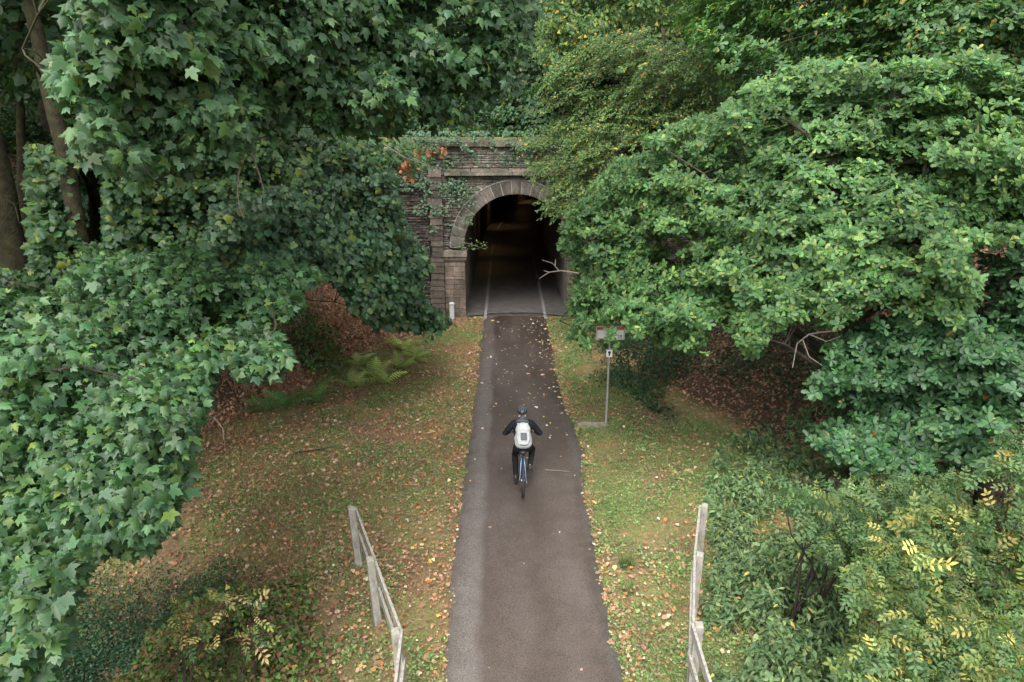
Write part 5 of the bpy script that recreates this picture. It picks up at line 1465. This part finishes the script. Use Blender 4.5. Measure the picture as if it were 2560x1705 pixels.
for s_, (cy_, cz_) in ((-1, crl), (1, (-crl[0], -crl[1]))):
    mb = MB(); mb.tube([(BX + s_ * .04, BBp[1], BBp[2]), (BX + s_ * .075, BBp[1], BBp[2]), (BX + s_ * .085, BBp[1] + cy_, BBp[2] + cz_), (BX + s_ * .10, BBp[1] + cy_, BBp[2] + cz_)], .011, 8)
    crs.append(mb.build('crank', M_BLK, bike, True))
mb = MB(); mb.lathe([(.001, 0), (.09, 0), (.09, .004), (.001, .004)], (BX + .055, BBp[1], BBp[2]), 24, 'X'); mb.build('chainring', M_BLK, bike)
mb = MB(); mb.lathe([(.001, 0), (.05, 0), (.05, .012), (.001, .012)], (BX + .045, BY, GZ + WR), 18, 'X'); mb.build('sprocket', M_BLK, bike)
mb = MB()
for s_ in (-1, 1): mb.tube([(BX + .056, BBp[1], BBp[2] + s_ * .088), (BX + .052, BY, GZ + WR + s_ * .05)], .005, 5)
mb.tube([(BX + .052, BY, GZ + WR + .05), (BX + .052, BY - .045, GZ + WR + .02), (BX + .052, BY - .045, GZ + WR - .02), (BX + .052, BY, GZ + WR - .05)], .005, 5); mb.build('chain', M_BLK, bike)
PL = Vector((BX - .145, BBp[1] + crl[0], BBp[2] + crl[1])); PR = Vector((BX + .145, BBp[1] - crl[0], BBp[2] - crl[1]))
for p, cr in zip((PL, PR), crs):
    mb = MB(); mb.box(p, (.10, .09, .022)); mb.build('pedal', M_BLK, cr)
mb = MB(); mb.box((BX, BY + .17, GZ + .80), (.05, .03, .06)); mb.build('rear_lamp', M_BLK, bike)
# rear derailleur and mudstay bits low by the hub
mb = MB(); mb.tube([(BX + .075, BY - .01, GZ + .33), (BX + .08, BY + .02, GZ + .22), (BX + .07, BY + .08, GZ + .17)], .012, 6); mb.build('derailleur', M_CHROME, bike, True)

# ------------------------------------------------------------------ the rider
def loft(mb, pts, sizes, up, n=14):
    """elliptical sections (half width, half depth) along pts; up: width axis"""
    pts = [Vector(p) for p in pts]; V = []; F = []
    for i, p in enumerate(pts):
        t = (pts[min(i + 1, len(pts) - 1)] - pts[max(i - 1, 0)]).normalized()
        a = Vector(up); a = (a - t * a.dot(t)).normalized(); b = t.cross(a)
        w_, d_ = sizes[i] if hasattr(sizes[i], '__len__') else (sizes[i], sizes[i])
        for k in range(n):
            an = 2 * PI * k / n; V.append(p + a * math.cos(an) * w_ + b * math.sin(an) * d_)
    for i in range(len(pts) - 1):
        for k in range(n): F.append((i * n + k, i * n + (k + 1) % n, (i + 1) * n + (k + 1) % n, (i + 1) * n + k))
    F += [tuple(range(n - 1, -1, -1)), tuple((len(pts) - 1) * n + k for k in range(n))]
    mb.add(V, F)


def organic(o, voxel, it=6, fac=0.5):
    r = o.modifiers.new('remesh', 'REMESH'); r.mode = 'VOXEL'; r.voxel_size = voxel; r.use_smooth_shade = True
    s_ = o.modifiers.new('smooth', 'SMOOTH'); s_.iterations = it; s_.factor = fac
    return o


X_ = (1, 0, 0)
HIP = Vector((BX, BY + .29, GZ + .99)); WAIST = Vector((BX, BY + .36, GZ + 1.11)); CHEST = Vector((BX, BY + .52, GZ + 1.25)); SHO = Vector((BX, BY + .63, GZ + 1.355)); NECK = Vector((BX, BY + .70, GZ + 1.43)); HEAD = Vector((BX - .005, BY + .76, GZ + 1.535))
def knee(hip, ank, l1=.45, l2=.44, fw=(0, 1, 0.2)):
    d = (ank - hip); L_ = min(d.length, l1 + l2 - .005); u = d.normalized()
    a = (l1 * l1 - l2 * l2 + L_ * L_) / (2 * L_); h = math.sqrt(max(l1 * l1 - a * a, 0))
    f = Vector(fw); f = (f - u * f.dot(u)).normalized()
    return hip + u * a + f * h
ANKL = PL + Vector((0.0, -.09, .115)); ANKR = PR + Vector((0.01, -.09, .12))
HPL = HIP + Vector((-.095, .0, -.02)); HPR = HIP + Vector((.095, .0, -.02))
KL = knee(HPL, ANKL, fw=(-.15, 1, .2)); KR = knee(HPR, ANKR, fw=(.2, 1, .2))
SL = SHO + Vector((-.185, 0, -.01)); SR = SHO + Vector((.185, 0, -.01))
GL = Vector((BX - .265, BY + .855, GZ + 1.045)); GR = Vector((BX + .265, BY + .855, GZ + 1.045))
WLs = GL + Vector((-.02, -.075, .035)); WRs = GR + Vector((.02, -.075, .035))
EL = Vector((BX - .375, BY + .61, GZ + 1.12)); ER = Vector((BX + .375, BY + .61, GZ + 1.12))
person = empty('person', (BX, BY + .3, GZ), 'cyclist in black jacket, trousers and helmet riding away with a pale rucksack', 'person')
M_SKIN = simple('skin', (0.42, 0.25, 0.18), 0.6)
mb = MB()
loft(mb, [HIP + Vector((0, 0, -.08)), HIP, WAIST, CHEST, SHO, SHO.lerp(NECK, .5)], [(.13, .10), (.145, .105), (.12, .09), (.15, .105), (.15, .08), (.07, .06)], X_)
loft(mb, [SHO + Vector((0, .01, .0)), NECK, HEAD + Vector((0, -.01, -.06))], [(.06, .06), (.052, .056), (.055, .06)], X_)
# head: skull, jaw, nose, ears
loft(mb, [HEAD + Vector((0, .02, -.125)), HEAD + Vector((0, .02, -.09)), HEAD + Vector((0, .01, -.03)), HEAD + Vector((0, 0, .04)), HEAD + Vector((0, 0, .09)), HEAD + Vector((0, 0, .112))], [(.03, .045), (.055, .078), (.07, .093), (.075, .098), (.055, .075), (.02, .03)], X_)
loft(mb, [HEAD + Vector((0, .095, .0)), HEAD + Vector((0, .118, -.03)), HEAD + Vector((0, .10, -.045))], [(.008, .008), (.014, .012), (.010, .008)], X_, 8)
for s_ in (-1, 1): loft(mb, [HEAD + Vector((s_ * .068, .0, -.045)), HEAD + Vector((s_ * .082, -.008, -.015)), HEAD + Vector((s_ * .078, -.008, .012))], [(.006, .014), (.007, .018), (.006, .012)], X_, 8)
for (h_, k_, a_) in ((HPL, KL, ANKL), (HPR, KR, ANKR)):
    loft(mb, [h_, h_.lerp(k_, .5), k_, k_.lerp(a_, .35), a_, a_ + Vector((0, .0, -.04))], [.078, .066, .05, .052, .033, .034], X_)
    loft(mb, [a_ + Vector((0, -.05, -.07)), a_ + Vector((0, .02, -.06)), a_ + Vector((0, .12, -.08)), a_ + Vector((0, .17, -.085))], [(.028, .025), (.035, .032), (.042, .020), (.03, .015)], X_)
for (s_, e_, w_, g_, sd) in ((SL, EL, WLs, GL, -1), (SR, ER, WRs, GR, 1)):
    loft(mb, [s_, s_.lerp(e_, .5), e_, e_.lerp(w_, .4), w_], [.052, .044, .036, .037, .025], (0, 0, 1))
    fdir = (g_ - w_).normalized()
    palm = w_ + fdir * .06
    loft(mb, [w_, palm, w_ + fdir * .085 + Vector((0, 0, .004))], [(.026, .018), (.042, .015), (.040, .013)], X_, 12)
    for q in range(4):            # fingers curl over the grip
        off = Vector((sd * (.032 - .021 * q), 0, 0)); ln = (.9, 1.0, .95, .78)[q]
        b0 = w_ + fdir * .085 + off
        c_ = Vector((g_.x + off.x * 1.1, g_.y, g_.z))
        pts_ = [b0, c_ + Vector((0, .000, .028)), c_ + Vector((0, .024 * ln, .016)), c_ + Vector((0, .030 * ln, -.006)), c_ + Vector((0, .016 * ln, -.022))]
        loft(mb, pts_, [.0095, .009, .0085, .008, .0065], X_, 8)
    th = palm + Vector((-sd * .030, 0, -.005))
    loft(mb, [palm + Vector((-sd * .02, -.02, 0)), th + Vector((-sd * .012, .018, -.012)), Vector((g_.x - sd * .050, g_.y + .002, g_.z - .024)), Vector((g_.x - sd * .030, g_.y + .018, g_.z - .028))], [.013, .011, .0095, .008], X_, 8)
body = organic(mb.build('body', M_SKIN, person), .006, 3, .4)
# clothing
M_JACKET = simple('black_jacket_cloth', (0.008, 0.009, 0.012), 0.85, 0, 0.35, 9, 0.9, 14)
M_TROUS = simple('dark_trouser_cloth', (0.010, 0.011, 0.012), 0.9, 0, 0.35, 9, 0.9, 12)
for m__ in (M_JACKET, M_TROUS): m__.node_tree.nodes['Principled BSDF'].inputs['Specular IOR Level'].default_value = 0.15
M_SHOE = simple('dark_shoe', (0.035, 0.028, 0.026), 0.6, 0, 0.3, 30)
mb = MB()
loft(mb, [HIP + Vector((0, -.015, .03)), HIP.lerp(WAIST, .5), WAIST, WAIST.lerp(CHEST, .5), CHEST, SHO + Vector((0, -.01, -.03)), SHO + Vector((0, 0.01, .04)), NECK + Vector((0, 0, -.02))],
     [(.172, .135), (.165, .13), (.158, .125), (.178, .135), (.195, .14), (.195, .12), (.12, .085), (.068, .07)], X_, 20)
for (s_, e_, w_) in ((SL, EL, WLs), (SR, ER, WRs)):
    inn = SHO.lerp(s_, .55)
    loft(mb, [inn, s_ + Vector((0, 0, -.01)), s_.lerp(e_, .35), s_.lerp(e_, .7), e_, e_.lerp(w_, .3), e_.lerp(w_, .65), w_], [.085, .082, .072, .064, .060, .056, .048, .038], (0, 0, 1))
organic(mb.build('jacket', M_JACKET, person), .010, 6, .5)
mb = MB()   # hood bunched behind the neck, and collar
loft(mb, [SHO + Vector((-.135, -.045, .055)), SHO + Vector((-.08, -.075, .075)), SHO + Vector((0, -.085, .08)), SHO + Vector((.08, -.075, .07)), SHO + Vector((.12, -.045, .05))], [(.02, .03), (.038, .05), (.045, .055), (.038, .05), (.02, .03)], (0, 0, 1), 12)
loft(mb, [SHO + Vector((0, .0, .05)), NECK + Vector((0, .0, .03))], [(.085, .08), (.078, .078)], X_)
organic(mb.build('hood', simple('grey_black_hood', (0.045, 0.05, 0.055), 0.8, 0, 0.3, 20), person), .010, 4, .5)
mb = MB()
loft(mb, [HIP + Vector((0, .03, .12)), HIP + Vector((0, .01, .04)), HIP + Vector((0, .0, -.05)), HIP + Vector((0, .03, -.10))], [(.155, .115), (.178, .135), (.175, .13), (.12, .08)], X_, 20)
for (h_, k_, a_) in ((HPL, KL, ANKL), (HPR, KR, ANKR)):
    loft(mb, [h_ + Vector((0, .0, .0)), h_.lerp(k_, .3), h_.lerp(k_, .7), k_, k_.lerp(a_, .3), k_.lerp(a_, .7), a_ + Vector((0, 0, .0))], [(.100, .108), (.096, .10), (.080, .082), (.070, .074), (.068, .076), (.058, .064), (.050, .056)], X_)
organic(mb.build('trousers', M_TROUS, person), .010, 6, .5)
for a_ in (ANKL, ANKR):
    mb = MB()
    loft(mb, [a_ + Vector((0, -.075, -.055)), a_ + Vector((0, -.05, -.052)), a_ + Vector((0, .02, -.055)), a_ + Vector((0, .12, -.075)), a_ + Vector((0, .19, -.085)), a_ + Vector((0, .205, -.088))], [(.030, .035), (.040, .045), (.044, .046), (.050, .030), (.038, .022), (.02, .015)], X_)
    loft(mb, [a_ + Vector((0, -.01, -.05)), a_ + Vector((0, -.01, .02))], [(.045, .05), (.046, .052)], X_)
    sh = organic(mb.build('shoe', M_SHOE, person), .008, 3, .5)
    mb = MB(); mb.box(a_ + Vector((0, .06, -.098)), (.092, .28, .018)); mb.build('sole', M_BLK, sh)
# helmet with ribs and vents
M_HELM = simple('glossy_black_helmet', (0.018, 0.02, 0.024), 0.22)
M_HELM2 = simple('grey_helmet_rib', (0.055, 0.065, 0.075), 0.3)
hc = HEAD + Vector((0, -.005, .03))
def hp(th, ph, k=1.0): return hc + Vector((.105 * math.sin(th) * math.sin(ph) * k, .138 * math.sin(th) * math.cos(ph) * k, .095 * math.cos(th) * k))
V = [hc + Vector((0, 0, .095))]; F = []; NR, NS = 8, 32
for i in range(1, NR + 1):
    for k in range(NS):
        th = (PI * 0.56) * i / NR; ph = 2 * PI * k / NS
        if i == NR: th += 0.10 * math.cos(2 * ph) * (1 if abs(math.cos(ph)) < .8 else 0.3)
        V.append(hp(th, ph))
for k in range(NS): F.append((0, 1 + k, 1 + (k + 1) % NS))
for i in range(NR - 1):
    for k in range(NS): F.append((1 + i * NS + k, 1 + (i + 1) * NS + k, 1 + (i + 1) * NS + (k + 1) % NS, 1 + i * NS + (k + 1) % NS))
hel = mesh_obj('helmet', V, F, M_HELM, person, smooth_sh=True)
so = hel.modifiers.new('thickness', 'SOLIDIFY'); so.thickness = .012; so.offset = 1
mb = MB()
for kx in (-.062, -.022, .022, .062):
    pts_ = []
    for i in range(11):
        a_ = -PI * .46 + PI * .92 * i / 10
        yy = .138 * math.sin(a_); rem = 1 - (yy / .138) ** 2 - (kx / .105) ** 2
        if rem < 0.02: continue
        pts_.append(hc + Vector((kx, yy, .095 * math.sqrt(rem) + .006)))
    mb.tube(pts_, .012, 6)
for s_ in (-.35, 0.25):
    pts_ = [hc + Vector((.105 * math.sin(b_) * math.cos(s_), .138 * math.sin(s_), .095 * math.cos(b_) * math.cos(s_) + .006)) for b_ in np.linspace(-1.1, 1.1, 9)]
    mb.tube(pts_, .009, 6)
mb.build('helmet_rib', M_HELM2, hel, True)
M_REFL = simple('reflective_white', (0.7, 0.7, 0.7), 0.4)
for s_ in (-1, 1):
    mb = MB(); mb.box(HEAD + Vector((s_ * .055, -.085, -.045)), (.035, .02, .014), rz=s_ * .4); mb.build('reflective_strap', M_REFL, hel)

# ------------------------------------------------------------------ rucksack
M_PACK = simple('pale_grey_pack_cloth', (0.32, 0.33, 0.325), 0.65, 0, 0.16, 14, 1.0, 14)
M_PACKD = simple('charcoal_patch', (0.06, 0.065, 0.07), 0.7)
pk = empty('rucksack', (BX, BY + .25, GZ + 1.1), 'pale grey rucksack with a dark square patch on the cyclist\'s back', 'rucksack')
b0 = Vector((BX + .012, BY + .175, GZ + 1.02)); b1 = Vector((BX + .002, BY + .44, GZ + 1.415))
ax = (b1 - b0).normalized(); back = Vector((0, -1, 0)); back = (back - ax * back.dot(ax)).normalized()
def pkp(t, s_, d_): return b0 + (b1 - b0) * t + Vector((s_, 0, 0)) + back * d_
mb = MB()
loft(mb, [pkp(-.03, 0, -.02), pkp(.03, 0, 0), pkp(.12, 0, .012), pkp(.3, 0, .02), pkp(.55, 0, .02), pkp(.68, 0, .014)], [(.115, .045), (.155, .085), (.178, .102), (.180, .108), (.168, .10), (.158, .085)], X_, 22)
bd = organic(mb.build('main_bag', M_PACK, pk), .010, 5, .5)
mb = MB()
loft(mb, [pkp(.64, 0, .02), pkp(.70, 0, .025), pkp(.84, 0, .02), pkp(.96, 0, .0), pkp(1.02, 0, -.03)], [(.150, .085), (.160, .10), (.150, .098), (.12, .075), (.06, .04)], X_, 22)
organic(mb.build('lid', M_PACK, pk), .010, 5, .5)
mb = MB(); MM = Matrix((Vector((1, 0, 0)), ax, -back)).transposed()
mb.box(pkp(.42, .012, .130), (.13, .155, .012), M=MM); mb.build('dark_patch', M_PACKD, pk)
mb = MB()
for s_ in (-1, 1):
    mb.tube([pkp(.66, s_ * .15, .06), pkp(.58, s_ * .155, .085), pkp(.52, s_ * .17, .06)], .006, 6)
    mb.tube([pkp(.62, s_ * .135, .10), pkp(.35, s_ * .145, .112), pkp(.10, s_ * .10, .112), pkp(.04, s_ * .05, .10)], .0045, 6)
mb.build('strap', M_PACKD, pk)
mb = MB(); mb.tube([pkp(.07, -.07, .098), pkp(.05, -.03, .112), pkp(.05, .04, .112), pkp(.07, .08, .098)], .010, 6); mb.build('buckle', M_PACKD, pk)
mb = MB()
for s_ in (-1, 1):
    mb.tube([pkp(.92, s_ * .09, -.02), SHO + Vector((s_ * .11, .0, .045)), SHO + Vector((s_ * .12, .10, -.03)), CHEST + Vector((s_ * .135, .15, -.04)), WAIST + Vector((s_ * .165, .03, .0)), pkp(.08, s_ * .15, .0)], .016, 8)
mb.build('shoulder_strap', M_PACK, pk, True)
